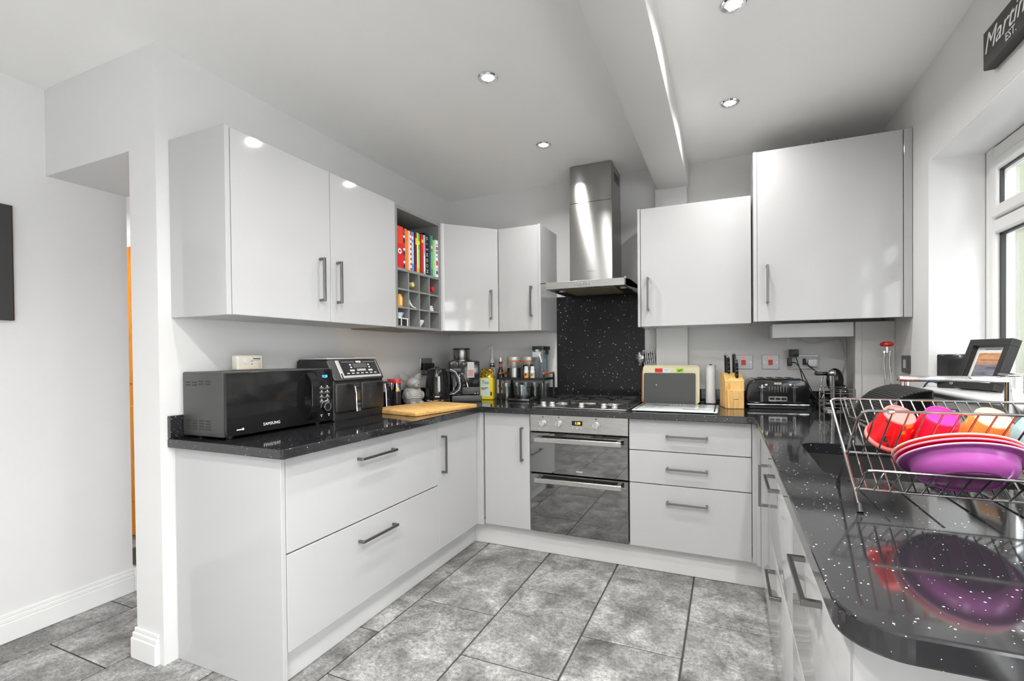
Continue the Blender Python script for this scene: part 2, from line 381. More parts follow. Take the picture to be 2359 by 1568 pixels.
# ------------------------------------------------------------ downlights
LENS = emit('lamp_lens', (1,.98,.95), 14)
def downlight(x, y, label, power=DOWNLIGHT_W):
    t = thing('downlight', label, 'ceiling light', (x, y, ZC), 0, 'recessed ceiling downlights')
    part(t, 'bezel', G().lathe([(.026, -.001), (.030, -.006), (.040, -.007), (.044, -.003), (.044, 0)], (0,0,0), 32, caps=False), CHROME, world=False)
    part(t, 'lens', G().lathe([(0, -.003), (.027, -.003)], (0,0,0), 24, caps=False), LENS, world=False)
    l = bpy.data.lights.new('lamp', 'AREA'); l.shape = 'DISK'; l.size = .06; l.energy = power; l.color = (1, .985, .96); l.spread = radians(150)
    o = bpy.data.objects.new('lamp', l); S.collection.objects.link(o); o.parent = t; o.location = (0, 0, -.012)
for x, y, lb in ((1.09, -1.38, 'recessed downlight in the ceiling left of the beam, nearer the viewer'), (1.075, -.653, 'recessed downlight in the ceiling left of the beam, nearest the extractor hood'),
    (2.086, -.711, 'recessed downlight in the ceiling right of the beam, above the far cabinets'), (2.095, -1.42, 'recessed downlight at the top edge of the picture, right of the beam')):
    downlight(x, y, lb)
for y in (-2.2, -3.0, -3.9):
    for x in ((1.08, 2.09) if y > -2.5 else (1.45, 2.35)): downlight(x, y, 'unseen recessed downlight behind the viewer, %s of the beam, %s row' % ('left' if x < 1.6 else 'right', {-2.2: 'nearest', -3.0: 'middle added fill', -3.9: 'farthest added fill'}[y]), DOWNLIGHT_W if y > -2.5 else REAR_FILL_W)  # the two farther rows are added fill lamps, stronger than the others

downlight(-1.9, -2.1, 'unseen fill downlight added in the hall beyond the passage', 12.0)  # hidden lamp, added only to brighten the hall door

# ------------------------------------------------------------ base cabinets
ZP, ZT, ZW = .150, .864, .900
XL, YB, XRR = .600, .6204, 2.220
DT = .019
def bar_handle(parent, p0, p1, out, name='handle'):   # square bar on two posts; p0/p1 on the door face
    p0, p1, o = Vector(p0), Vector(p1), Vector(out).normalized(); d = (p1-p0).normalized(); s = d.cross(o)
    g = G(); L = (p1-p0).length; mid = (p0+p1)/2
    g.obox(mid+o*.029, d*(L/2), s*.0055, o*.0045, .001)
    for q in (p0+d*.0055, p1-d*.0055): g.obox(q+o*.013, d*.0055, s*.0055, o*.0135, .0008)
    return part(parent, name, g, HAND)
HZ = .775
# left run, wide drawer unit
c = thing('base_cabinet', 'wide white gloss drawer cabinet under the microwave, two deep drawers', 'cabinet', (.3, -1.58, 0))
part(c, 'carcass', G().box(.01, -2.043, ZP, XL-DT-.001, -1.081, ZT-.001), CARC)
part(c, 'end_panel', G().box(.003, -2.062, 0, XL, -2.044, ZT-.001, .0015), GLOSS)
for z0, z1, hz in ((.512, .832, HZ+.006), (ZP+.002, .506, .425)):
    d = part(c, 'drawer', G().box(XL-DT, -2.041, z0, XL, -1.080, z1 if z1 < .8 else ZT-.003, .0015), GLOSS)
    bar_handle(d, (XL, -1.688, hz), (XL, -1.455, hz), (1,0,0))
c = thing('base_cabinet', 'narrow white gloss base cabinet in the left run beside the inner corner', 'cabinet', (.3, -.86, 0))
part(c, 'carcass', G().box(.01, -1.079, ZP, XL-DT-.001, -.03, ZT-.001), CARC)
d = part(c, 'door', G().box(XL-DT, -1.077, ZP+.002, XL, -.644, ZT-.003, .0015), GLOSS)
bar_handle(d, (XL, -1.040, HZ+.003), (XL, -1.040, HZ-.205), (1,0,0))
part(c, 'corner_post', G().box(XL-DT, -.642, ZP, XL+.040, -YB, ZT-.002, .001), GLOSS)
# back run
c = thing('base_cabinet', 'narrow white gloss base cabinet left of the oven', 'cabinet', (.8, -.3, 0))
part(c, 'carcass', G().box(.645, -YB+DT+.001, ZP, .953, -.03, ZT-.001), CARC)
d = part(c, 'door', G().box(.643, -YB, ZP+.002, .954, -YB+DT, ZT-.003, .0015), GLOSS)
bar_handle(d, (.907, -YB, HZ+.004), (.907, -YB, HZ-.202), (0,-1,0))
c = thing('drawer_cabinet', 'white gloss three drawer cabinet right of the oven', 'cabinet', (1.87, -.3, 0))
part(c, 'carcass', G().box(1.561, -YB+DT+.001, ZP, 2.181, -.03, ZT-.001), CARC)
for z0, z1, hz in ((.690, ZT-.003, HZ), (.508, .685, .599), (ZP+.002, .503, .415)):
    d = part(c, 'drawer', G().box(1.560, -YB, z0, 2.180, -YB+DT, z1, .0015), GLOSS)
    bar_handle(d, (1.760, -YB, hz), (1.972, -YB, hz), (0,-1,0))
part(c, 'corner_post', G().box(2.183, -YB, ZP, XRR, -YB+DT, ZT-.002, .001).box(XRR-DT, -YB-.035, ZP, XRR, -YB, ZT-.002, .001), GLOSS)
# right run
c = thing('base_cabinet', 'white gloss base cabinet in the right run next to the corner, tall handle', 'cabinet', (2.55, -.9, 0))
part(c, 'carcass', G().box(XRR+DT+.001, -1.198, ZP, 2.86, -.66, ZT-.001), CARC)
d = part(c, 'door', G().box(XRR, -1.197, ZP+.002, XRR+DT, -.658, ZT-.003, .0015), GLOSS)
bar_handle(d, (XRR, -1.06, .752), (XRR, -1.06, .574), (-1,0,0))
for y0, y1, hc, lb in ((-1.200, -1.885, -1.46, 'white gloss drawer cabinet in the middle of the right run, below the sink'), (-1.888, -2.500, -2.195, 'white gloss drawer cabinet at the near end of the right run, below the dish rack')):
    c = thing('drawer_cabinet', lb, 'cabinet', (2.55, (y0+y1)/2, 0))
    part(c, 'carcass', G().box(XRR+DT+.001, y1, ZP, 2.86, y0, .66 if y1 < -1.5 else .7), CARC)
    for z0, z1, hz in ((.508, ZT-.003, HZ), (ZP+.002, .500, .45)):
        d = part(c, 'drawer', G().box(XRR, y1+.002, z0, XRR+DT, y0-.002, z1, .003, 2), GLOSS)
        hh = hc if hz > .5 else hc-.05
        bar_handle(d, (XRR, hh+.105, hz), (XRR, hh-.105, hz), (-1,0,0))
    if y1 < -2: part(c, 'end_panel', G().box(XRR, -2.520, 0, 2.88, -2.502, ZT-.001, .0015), GLOSS)
# plinths
PL = mat('white_satin_plinth', (.72,.72,.715), .3)
solo('plinth', 'white plinth board under the left run of cabinets', 'plinth', G().box(.515, -2.043, .001, .533, -.538, ZP-.001, .001), PL, (.52, -1.3, 0))
solo('plinth', 'white plinth board under the oven and the back cabinets', 'plinth', G().box(.534, -.556, .001, 2.24, -.538, ZP-.001, .001), PL, (1.4, -.55, 0))
solo('plinth', 'white plinth board under the right run of cabinets', 'plinth', G().box(2.245, -2.50, .001, 2.263, -.557, ZP-.001, .001), PL, (2.25, -1.5, 0))

# ------------------------------------------------------------ worktop with sink cut-out and drainer grooves
XLw, YBw, XRw = .6424, .660, 2.193
poly = [(0.001, -2.088), (XLw-.012, -2.088)] + [(XLw-.012+.012*sin(radians(a)), -2.076-.012*cos(radians(a))) for a in (30, 60, 90)] + [(XLw, -YBw), (XRw, -YBw), (XRw, -2.53)]
poly += [(XRw+.07-.07*cos(radians(a)), -2.53-.07*sin(radians(a))) for a in range(6, 91, 6)] + [(2.88, -2.60), (2.88, -.001), (0.001, -.001)]
wt = mesh_of(G().prism(poly, ZT, ZW, 'z', .004, 2), GRANITE, name='worktop')
SX0, SX1, SY0, SY1 = 2.305, 2.72, -1.83, -1.33
cutg = G().prism(rrect(SX0, SY0, SX1, SY1, .06, 6), .8, 1.0, 'z')
for k in range(6):
    x = 2.348+.081*k
    cutg.prism(rrect(x-.0045, -2.18, x+.0045, -1.86, .004, 3), ZW-.0025, 1.0, 'z')
def boolean(me, g):
    a = bpy.data.objects.new('a', me); b = bpy.data.objects.new('b', mesh_of(g, None)); S.collection.objects.link(a); S.collection.objects.link(b)
    md = a.modifiers.new('cut', 'BOOLEAN'); md.object = b; md.operation = 'DIFFERENCE'; md.solver = 'EXACT'
    bpy.context.view_layer.update()
    r = bpy.data.meshes.new_from_object(a.evaluated_get(bpy.context.evaluated_depsgraph_get()))
    bpy.data.objects.remove(a); bpy.data.objects.remove(b); return r
wt = boolean(wt, cutg)
wt.polygons.foreach_set('use_smooth', [False]*len(wt.polygons))
link('worktop', wt, None, (0,0,0), label='black sparkle quartz worktop running round three sides of the kitchen', category='worktop')
solo('upstand', 'low black quartz upstand along the left wall behind the microwave', 'upstand', G().box(.001, -2.088, ZW+.0005, .02, -.0205, .991, .002), GRANITE, (.01, -1, ZW))
solo('upstand', 'low black quartz upstand on the back wall left of the hob', 'upstand', G().box(.021, -.02, ZW+.0005, .918, -.001, .985, .002), GRANITE, (.5, -.01, ZW))
solo('upstand', 'low black quartz upstand on the back wall behind knife block and toaster', 'upstand', G().box(1.634, -.08, ZW+.0005, 1.836, -.061, .99, .002).box(1.8365, -.02, ZW+.0005, 2.70, -.001, .99, .002), GRANITE, (2.2, -.01, ZW))
solo('splashback', 'black sparkle glass splashback between hob and extractor hood', 'splashback', G().box(.920, -.012, ZW+.001, 1.552, -.001, 1.640, .001), SPLASH, (1.236, -.006, ZW))
# sink
s = thing('sink', 'black undermounted sink set into the right-hand worktop', 'sink', (2.51, -1.58, .66))
SB = mat('black_composite', (.02,.02,.02), .35)
def sinkwall(u, v):
    zs = [ZT-.0005, ZT-.0006, .72, .69, .685, .685]; ins = [-.012, .004, .012, .03, .06, .2]
    k = min(int(v*5+1e-6), 5); z, i_ = zs[k], ins[k]
    p = rrect(SX0+i_, SY0+i_, SX1-i_, SY1-i_, max(.06-i_*.3, .012), 6); q = p[int(round(u*len(p))) % len(p)]
    return (q[0], q[1], z)
part(s, 'basin', G().grid(sinkwall, 28, 5).box(SX0+.19, SY0+.19, .676, SX1-.19, SY1-.19, .684), SB)
part(s, 'drain', G().lathe([(0, .004), (.02, .004), (.04, .001), (.042, 0)], (2.51, -1.58, .6855), 24), CHROME)

# ------------------------------------------------------------ oven
c = thing('double_oven', 'built-under stainless double oven with black mirror doors below the hob', 'oven', (1.258, -.3, ZP))
O0, O1 = .9575, 1.5575; yf = -YB-.004
part(c, 'body', G().box(O0+.004, -.58, ZP, O1-.004, -.04, ZT-.002), BLACKM)
part(c, 'control_panel', G().box(O0+.002, yf, .760, O1-.002, -.58, ZT-.002, .002), STEELH)
part(c, 'frame', G().box(O0+.002, -.6, ZP, O1-.002, -.579, .757), BLACK)
for z0, z1, hz, nm in ((.511, .754, .716, 'upper'), (ZP+.003, .503, .473, 'lower')):
    d = part(c, 'oven_door', G().box(O0+.003, yf-.002, z0, O1-.003, -.601, z1, .003), MIRRORG)
    hy = -YB-.045
    part(d, 'handle', G().box(1.000, hy-.004, hz-.0145, 1.524, hy+.004, hz+.0145, .0025).box(1.010, hy, hz+.004, 1.030, yf-.002, hz+.014, .001).box(1.492, hy, hz+.004, 1.512, yf-.002, hz+.014, .001), STEELH)
    if nm == 'upper': text(d, 'lettering', 'INDESIT', .011, LETTER, (1.27, yf-.0025, .535))
for x in (1.043, 1.145, 1.371):
    k = part(c, 'knob', G().lathe([(.021, 0), (.021, .004), (.019, .005), (.018, .022), (.016, .024)], (x, yf, .812), 24, (0,-1,0)), SILVP)
    part(k, 'grip', G().box(x-.004, yf-.030, .795, x+.004, yf-.022, .829, .0015), CHROME)
    g = G()
    for a in range(-130, 131, 40): g.cyl((x+.028*sin(radians(a)), yf, .812-.028*cos(radians(a))), (x+.028*sin(radians(a)), yf-.0006, .812-.028*cos(radians(a))), .0012, n=6)
    g.box(x-.003, yf-.0006, .845, x+.003, yf, .852)
    part(c, 'dial_mark', g, INK, kind='stuff')
dp = part(c, 'display', G().box(1.226, yf-.0015, .806, 1.290, yf, .833, .0005), BLACK)
text(dp, 'digits', '1:20', .020, emit('amber_digits', (1,.45,.02), 3.5), (1.261, yf-.002, .8195))
for x in (1.232, 1.258, 1.284): part(c, 'button', G().lathe([(.006, 0), (.0055, .003), (0, .0035)], (x, yf, .792), 14, (0,-1,0)), SILVP)

# ------------------------------------------------------------ hob
c = thing('gas_hob', 'stainless five burner gas hob with black pan supports before the splashback', 'hob', (1.25, -.33, ZW))
part(c, 'tray', G().box(.965, -.612, ZW+.0005, 1.545, -.07, ZW+.008, .003, 2), STEELH)
CAST = mat('cast_iron', (.015,.015,.015), .5)
burners = [(1.10, -.22, .036), (1.10, -.42, .03), (1.255, -.30, .05), (1.415, -.20, .036), (1.415, -.39, .028)]
for x, y, r in burners:
    b = part(c, 'burner', G().lathe([(r+.012, 0), (r+.012, .004), (r, .006), (r, .014), (r-.004, .016)], (x, y, ZW+.008), 24), SILVP)
    part(b, 'burner_cap', G().lathe([(r-.003, 0), (r-.003, .005), (r-.008, .008), (0, .008)], (x, y, ZW+.024), 24), CAST)
for x0, x1 in ((.985, 1.165), (1.17, 1.34), (1.345, 1.525)):
    g = G(); zt = ZW+.040; xm = (x0+x1)/2
    y0g = -.52 if x0 < 1.1 else -.50
    for (a, b_) in (((x0, y0g+.02), (x1, y0g+.02)), ((x0, -.10), (x1, -.10)), ((x0, y0g+.02), (x0, -.10)), ((x1, y0g+.02), (x1, -.10))):
        g.obox(((a[0]+b_[0])/2, (a[1]+b_[1])/2, zt-.006), ((b_[0]-a[0])/2+.004, 0, 0) if a[1] == b_[1] else (.004, 0, 0), (0, .004, 0) if a[1] == b_[1] else (0, (b_[1]-a[1])/2, 0), (0, 0, .006), .001)
    for x in (x0, x1):
        for y in (y0g+.02, -.10): g.box(x-.005, y-.005, ZW+.008, x+.005, y+.005, zt-.008, .001)
    for bx, by, r in burners:
        if x0 < bx < x1:
            for dx, dy in ((1,0), (-1,0), (0,1), (0,-1)):
                e = (x1-bx if dx > 0 else bx-x0) if dx else .085
                g.obox((bx+dx*(.018+e)/2, by+dy*(.018+e)/2, zt-.004), (abs(dx)*(e-.018)/2+.003*abs(dy), 0, 0), (0, abs(dy)*(e-.018)/2+.003*abs(dx), 0), (0,0,.006), .001)
    part(c, 'pan_support', g, CAST)
for x, y in ((1.019, -.545), (1.075, -.545), (1.262, -.545), (1.398, -.545), (1.462, -.545)):
    k = part(c, 'knob', G().lathe([(.019, 0), (.019, .003), (.016, .005), (.0155, .022), (.0135, .024)], (x, y, ZW+.008), 22), SILVP)
    part(k, 'pointer', G().box(x-.003, y-.014, ZW+.032, x+.003, y+.014, ZW+.035, .001), CHROME)

# ------------------------------------------------------------ extractor hood
c = thing('extractor_hood', 'stainless steel chimney extractor hood on the wall above the hob', 'extractor hood', (1.26, -.2, 1.64))
canopy = [(-.5, 1.634), (-.5, 1.674), (-.285, 1.712), (-.005, 1.712), (-.005, 1.645), (-.46, 1.634)]
part(c, 'canopy', G().box(1.021, -.50, 1.628, 1.516, -.46, 1.672, .002).prism([(-.459, 1.630), (-.459, 1.672), (-.28, 1.690), (-.005, 1.690), (-.005, 1.665)], 1.021, 1.516, 'x').box(1.021, -.459, 1.629, 1.03, -.005, 1.685).box(1.507, -.459, 1.629, 1.516, -.005, 1.685), STEELH)
part(c, 'underside', G().box(1.03, -.459, 1.640, 1.507, -.006, 1.648), BLACKM)
part(c, 'grease_filter', G().box(1.10, -.42, 1.632, 1.43, -.10, 1.640, .002), mat('bronze_filter_mesh', (.30,.27,.16), .4, .6))
for x in (1.065, 1.47): part(c, 'lamp_cover', G().lathe([(.024, 0), (.022, -.004), (0, -.005)], (x, -.30, 1.640), 20), GREYP)
part(c, 'lower_duct', G().box(1.111, -.28, 1.691, 1.396, -.005, 2.213, .002), STEEL)
part(c, 'upper_duct', G().box(1.114, -.277, 2.214, 1.393, -.005, ZC-.003, .002), STEEL)
part(c, 'vent_slots', G().box(1.3925, -.20, 2.36, 1.3945, -.06, 2.365).box(1.3925, -.20, 2.375, 1.3945, -.06, 2.38).box(1.3925, -.20, 2.39, 1.3945, -.06, 2.395).box(1.3925, -.20, 2.405, 1.3945, -.06, 2.41), BLACKM, kind='stuff')
for i in range(6): part(c, 'button', G().lathe([(.0075, 0), (.0068, .006), (.005, .008), (0, .008)], (1.212+.0185*i, -.50, 1.650), 14, (0,-1,0)), CHROME)
part(c, 'bracket', G().box(.975, -.475, 1.671, 1.03, -.468, 1.675), BLACKM)
g = G()
for i in range(7): g.sph((1.232+.0085*i, -.281, 1.765+(.002 if i % 2 else 0)), .003, .0015, .004, 8, 6)
part(c, 'badge', g, CHROME, kind='stuff')

# ------------------------------------------------------------ wall cabinets
UB, UT, XU, YU = 1.3885, 2.0955, .336, .3247
def wall_door(c, g): return part(c, 'door', g, GLOSS)
c = thing('wall_cabinet', 'white gloss double wall cabinet above the microwave and air fryer', 'cabinet', (.17, -1.58, UB))
part(c, 'carcass', G().box(.002, -2.046, UB, XU-DT-.001, -1.088, UT), CARC)
part(c, 'end_panel', G().box(.002, -2.066, UB-.004, XU, -2.047, UT+.004, .0015), GLOSS)
for y0, y1, hy in ((-2.044, -1.563, -1.625), (-1.560, -1.088, -1.522)):
    d = wall_door(c, G().box(XU-DT, y0, UB-.002, XU, y1, UT, .0015))
    bar_handle(d, (XU, hy, 1.678), (XU, hy, 1.478), (1,0,0))
c = thing('bottle_rack_unit', 'open grey wall unit with book shelf and twelve bottle pigeonholes', 'shelf unit', (.17, -.86, UB))
RY0, RY1 = y0, y1 = -1.087, -.634; zt = 2.085
part(c, 'side_panel', G().box(.002, y0, UB-.006, XU, y0+.018, zt, .001), GREYM); part(c, 'side_panel', G().box(.002, y1-.018, UB-.006, XU, y1, zt, .001), GREYM)
part(c, 'top_panel', G().box(.002, y0+.018, zt-.018, XU, y1-.018, zt), GREYM); part(c, 'bottom_panel', G().box(.002, y0+.018, UB-.006, XU, y1-.018, UB+.010), GREYM)
part(c, 'back_panel', G().box(.002, y0+.018, UB+.01, .010, y1-.018, zt-.018), GREYD)
BZ = 1.732
part(c, 'shelf', G().box(.010, y0+.018, BZ-.016, XU-.002, y1-.018, BZ, .001), GREYM)
cw = (y1-y0-.036)/4; rh = (BZ-.016-UB-.010)/3
for i in (1, 2, 3): part(c, 'divider', G().box(.011, y0+.018+cw*i-.005, UB+.010, XU-.004, y0+.018+cw*i+.005, BZ-.016), GREYM)
for j in (1, 2):
    for i in range(4): part(c, 'pigeonhole_shelf', G().box(.011, y0+.018+cw*i+(.005 if i else 0), UB+.010+rh*j-.005, XU-.004, y0+.018+cw*(i+1)-(.005 if i < 3 else 0), UB+.010+rh*j+.005), GREYM)
def cell(i, j): return (RY0+.018+cw*(i+.5), UB+.010+rh*j+(.005 if j else 0))
c = thing('corner_wall_cabinet', 'white gloss diagonal corner wall cabinet between shelf unit and narrow cabinet', 'cabinet', (.25, -.25, UB))
part(c, 'carcass', G().prism([(.002, -.632), (XU-.02, -.632), (.600, -YU+.02), (.600, -.002), (.002, -.002)], UB, UT, 'z'), CARC)
part(c, 'edge_post', G().box(XU-.03, -.633, UB-.004, XU+.002, -.618, UT, .001), GLOSS)
a_, b_ = Vector((XU+.002, -.606, 0)), Vector((.604, -YU-.004, 0)); dd = (b_-a_).normalized(); nn = Vector((dd.y, -dd.x, 0))
mid = (a_+b_)/2-nn*.0095+Vector((0,0,(UB+UT)/2-.001))
d = part(c, 'door', G().obox(mid, dd*((b_-a_).length/2), nn*.0095, Vector((0,0,(UT-UB)/2+.001)), .0015), GLOSS)
hp = b_-dd*.058+nn*.0
bar_handle(d, hp+Vector((0,0,1.670)), hp+Vector((0,0,1.470)), nn)
c = thing('wall_cabinet', 'narrow white gloss wall cabinet left of the extractor hood', 'cabinet', (.76, -.16, UB))
part(c, 'carcass', G().box(.604, -YU+DT+.001, UB, .902, -.002, UT), CARC)
d = wall_door(c, G().box(.607, -YU, UB-.002, .902, -YU+DT, UT, .0015))
bar_handle(d, (.855, -YU, 1.684), (.855, -YU, 1.481), (0,-1,0))
part(c, 'end_panel', G().box(.903, -YU-.004, UB-.004, .921, -.002, UT+.004, .0015), GLOSS)
c = thing('wall_cabinet', 'white gloss wall cabinet right of the extractor hood, lower than its neighbour', 'cabinet', (1.88, -.18, UB))
RA, RB = .3664, .494
part(c, 'carcass', G().box(1.586, -RA+DT+.001, UB, 2.195, -.062, UT), CARC)
part(c, 'end_panel', G().box(1.569, -RA-.002, UB-.004, 1.585, -.002, UT+.003, .0015), GLOSS)
d = wall_door(c, G().box(1.588, -RA, UB-.002, 2.193, -RA+DT, UT, .0015))
bar_handle(d, (1.632, -RA, 1.680), (1.632, -RA, 1.482), (0,-1,0))
ZB = 2.279
c = thing('boiler_cupboard', 'tall white gloss wall cupboard with filler panel in the right corner', 'cabinet', (2.54, -.24, UB))
part(c, 'side_panel', G().box(2.199, -RB+.002, UB-.002, 2.217, -.002, ZB+.003, .0015), GLOSS)
part(c, 'carcass', G().box(2.218, -RB+DT+.002, UB+.01, 2.845, -.25, ZB), CARC)
d = wall_door(c, G().box(2.218, -RB, UB-.002, 2.845, -RB+DT, ZB, .0015))
bar_handle(d, (2.264, -RB, 1.680), (2.264, -RB, 1.482), (0,-1,0))
part(c, 'filler_panel', G().box(2.848, -RB, UB-.003, 2.881, -RB+DT, ZB+.001, .0015), GLOSS)
c = thing('boiler', 'white boiler casing hanging below the tall corner cupboard', 'boiler', (2.5, -.15, 1.305))
part(c, 'casing', G().box(2.306, -.25, 1.305, 2.698, -.03, 1.384, .004, 2), WHITEP)
part(c, 'pipe_stub', G().cyl((2.40, -.12, 1.305), (2.40, -.12, 1.28), .009), GREYP)
g = G()
for x, lb in ((2.535, 'leftmost of the four'), (2.575, 'second from left of the four'), (2.61, 'third from left of the four'), (2.645, 'rightmost of the four')):
    pp = link('flue_pipe', mesh_of(G().cyl((x, -.045, 1.386), (x, -.045, ZC-.001), .010), GREYP, (x, -.045, 1.386)), None, (x, -.045, 1.386), label=lb+' thin grey pipes above the tall corner cupboard', category='pipe', group='pipes above the boiler cupboard')
# ------------------------------------------------------------ microwave
ZS = ZW+.0008
c = thing('microwave', 'black microwave oven with loop handle at the near end of the left worktop', 'microwave', (.14, -1.78, ZW))
X0, X1, Y0, Y1, Z0, Z1 = .024, .268, -2.043, -1.510, ZW+.010, 1.166
part(c, 'casing', G().box(X0, Y0, Z0, X1, Y1, Z1, .006, 2), CHAR)
for x in (.06, .235):
    for y in (Y0+.05, Y1-.05): part(c, 'foot', G().cyl((x, y, ZS), (x, y, Z0+.002), .014, n=14), BLACKM)
d = part(c, 'door', G().box(X1+.001, Y0+.004, Z0+.003, X1+.017, -1.605, Z1-.003, .004, 2), BLACK)
part(c, 'control_panel', G().box(X1+.001, -1.604, Z0+.003, X1+.016, Y1+.001, Z1-.003, .003, 2), BLACK)
hy, hx = -1.648, X1+.017
hp = [(hx-.004, hy, .936), (hx+.010, hy, .945), (hx+.030, hy, .972), (hx+.036, hy, 1.0), (hx+.036, hy, 1.085), (hx+.030, hy, 1.113), (hx+.010, hy, 1.140), (hx-.004, hy, 1.149)]
g = G()
for i in range(len(hp)-1):
    a, b = Vector(hp[i]), Vector(hp[i+1]); g.obox((a+b)/2, (b-a)/2*1.06, (0, .021, 0), (b-a).normalized().cross(Vector((0,1,0)))*.005, .001)
part(d, 'handle', g, BLACK)
text(d, 'lettering', 'SAMSUNG', .017, LETTER, (hx+.0006, -1.845, .943), (0,1,0), space=1.05)
part(d, 'logo_mark', G().box(hx, -2.000, .934, hx+.0005, -1.980, .938).box(hx, -1.978, .933, hx+.0005, -1.970, .941), LETTER, kind='stuff')
cp = X1+.0165
text(c, 'clock_digits', '9:28', .018, emit('blue_digits', (.05,.25,1), 4), (cp, -1.557, 1.128), (0,1,0))
g = G()
for j in range(4):
    z = 1.078-.0215*j
    for y in (-1.578, -1.543):
        g.box(cp-.0005, y-.010-.004*(j % 2), z-.003, cp+.0003, y+.010, z-.0012).box(cp-.0005, y-.003, z+.002, cp+.0003, y+.003, z+.006)
    g.box(cp-.0005, -1.592, z-.0085, cp+.0002, -1.528, z-.0079)
for y in (-1.58, -1.535): g.box(cp-.0005, y-.006, .944, cp+.0003, y+.006, .947).box(cp-.0005, y-.002, .936, cp+.0003, y+.002, .941)
part(c, 'panel_print', g, LETTER, kind='stuff')
k = part(c, 'dial', G().lathe([(.022, 0), (.021, .014), (.018, .017), (0, .017)], (cp, -1.556, .983), 28, (1,0,0)), BLACK)
part(k, 'dial_ring', G().tube([(cp+.001, -1.556+.0265*cos(radians(a)), .983+.0265*sin(radians(a))) for a in range(-40, 200, 12)], .0009, 6).tube([(cp+.0165, -1.556+.019*cos(radians(a)), .983+.019*sin(radians(a))) for a in range(0, 360, 15)], .0008, 6, True), SILVP)
g = G()
for zc, rows in ((1.125, 2), (.972, 4)):
    for i in range(4):
        for j in range(rows):
            x = .062+.040*i; z = zc-.011*j + (.004 if rows == 2 and i > 1 else 0)
            g.box(x-.0145, Y0-.0005, z-.0026, x+.0145, Y0+.001, z+.0026)
part(c, 'vent_slot', g, INK, kind='stuff')
# carbon monoxide alarm
c = thing('carbon_monoxide_alarm', 'small cream carbon monoxide alarm standing on top of the microwave', 'alarm', (.10, -1.82, 1.1665), 0)
part(c, 'case', G().box(.088, -1.882, 1.1668, .128, -1.760, 1.232, .008, 3), mat('cream_plastic', (.78,.72,.62), .4))
part(c, 'button', G().lathe([(.012, 0), (.0115, .003), (0, .0035)], (.128, -1.845, 1.205), 20, (1,0,0)), WHITEP)
for z in (1.206, 1.193): part(c, 'indicator', G().lathe([(.0025, 0), (0, .001)], (.1281, -1.815, z), 10, (1,0,0)), INK)
text(c, 'lettering', 'FireAngel', .0088, INK, (.1285, -1.792, 1.217), (0,1,0), bold=.0003)
g = G().box(.1279, -1.812, 1.2095, .1284, -1.772, 1.2105)
for z in (1.197, 1.188, 1.180): g.box(.1279, -1.785, z, .1284, -1.770, z+.001)
part(c, 'print', g, INK, kind='stuff')

# ------------------------------------------------------------ air fryer
c = thing('air_fryer', 'black double drawer air fryer with silver handles beside the microwave', 'air fryer', (.16, -1.32, ZW))
XA_, YA0, YA1 = .288, -1.502, -1.142
body = [(.03, ZS), (XA_-.008, ZS), (XA_-.004, .925), (XA_-.004, 1.098), (XA_+.006, 1.104), (XA_-.048, 1.205), (.05, 1.212), (.03, 1.20)]
part(c, 'body', G().prism(body, YA0, YA1, 'y', .012, 3), BLACKM)
part(c, 'top_cover', G().box(.05, YA0+.004, 1.208, XA_-.05, YA1-.004, 1.2165, .003, 2), SILVP)
part(c, 'top_vent', G().box(.08, -1.40, 1.2168, .18, -1.25, 1.2185), BLACKM)
sl = Vector((-.054, 0, .101)).normalized(); nrm = Vector((.101, 0, .054)).normalized()
def ap(y, t, o=0):   # point on the sloping panel: t metres up the slope from its lower edge
    return Vector((XA_+.006, y, 1.104))+sl*t+nrm*o
pc = part(c, 'panel_surround', G().obox(ap(-1.308, .060, .0012), (0, .146, 0), sl*.050, nrm*.0012, .001), SILVP)
part(c, 'control_panel', G().obox(ap(-1.300, .066, .0022), (0, .132, 0), sl*.0435, nrm*.0014, .001), BLACK)
part(c, 'carry_slot', G().obox(ap(-1.447, .022, .0018), (0, .005, 0), sl*.014, nrm*.0012), BLACKM)
text(c, 'lettering', 'NINJA', .014, LETTER, ap(-1.298, .100, .004), (0,1,0), sl, bold=.0004)
g = G()
g.obox(ap(-1.375, .1, .0038), (0, .045, 0), sl*.0006, nrm*.0003).obox(ap(-1.225, .1, .0038), (0, .045, 0), sl*.0006, nrm*.0003)
for y in (-1.365, -1.232):
    for t in (.083, .068): g.obox(ap(y, t, .0038), (0, .006, 0), sl*.004, nrm*.0003)
    g.obox(ap(y, .050, .0038), (0, .016, 0), sl*.0045, nrm*.0002)
for i in range(7): g.obox(ap(-1.40+.033*i, .034, .0038), (0, .009, 0), sl*.0028, nrm*.0003)
part(c, 'panel_print', g, GREYP, kind='stuff')
part(c, 'screen', G().obox(ap(-1.298, .078, .0038), (0, .050, 0), sl*.013, nrm*.0003), mat('grey_display', (.08,.08,.08), .15))
part(c, 'start_bar', G().obox(ap(-1.298, .052, .0040), (0, .032, 0), sl*.006, nrm*.0004), SILVP)
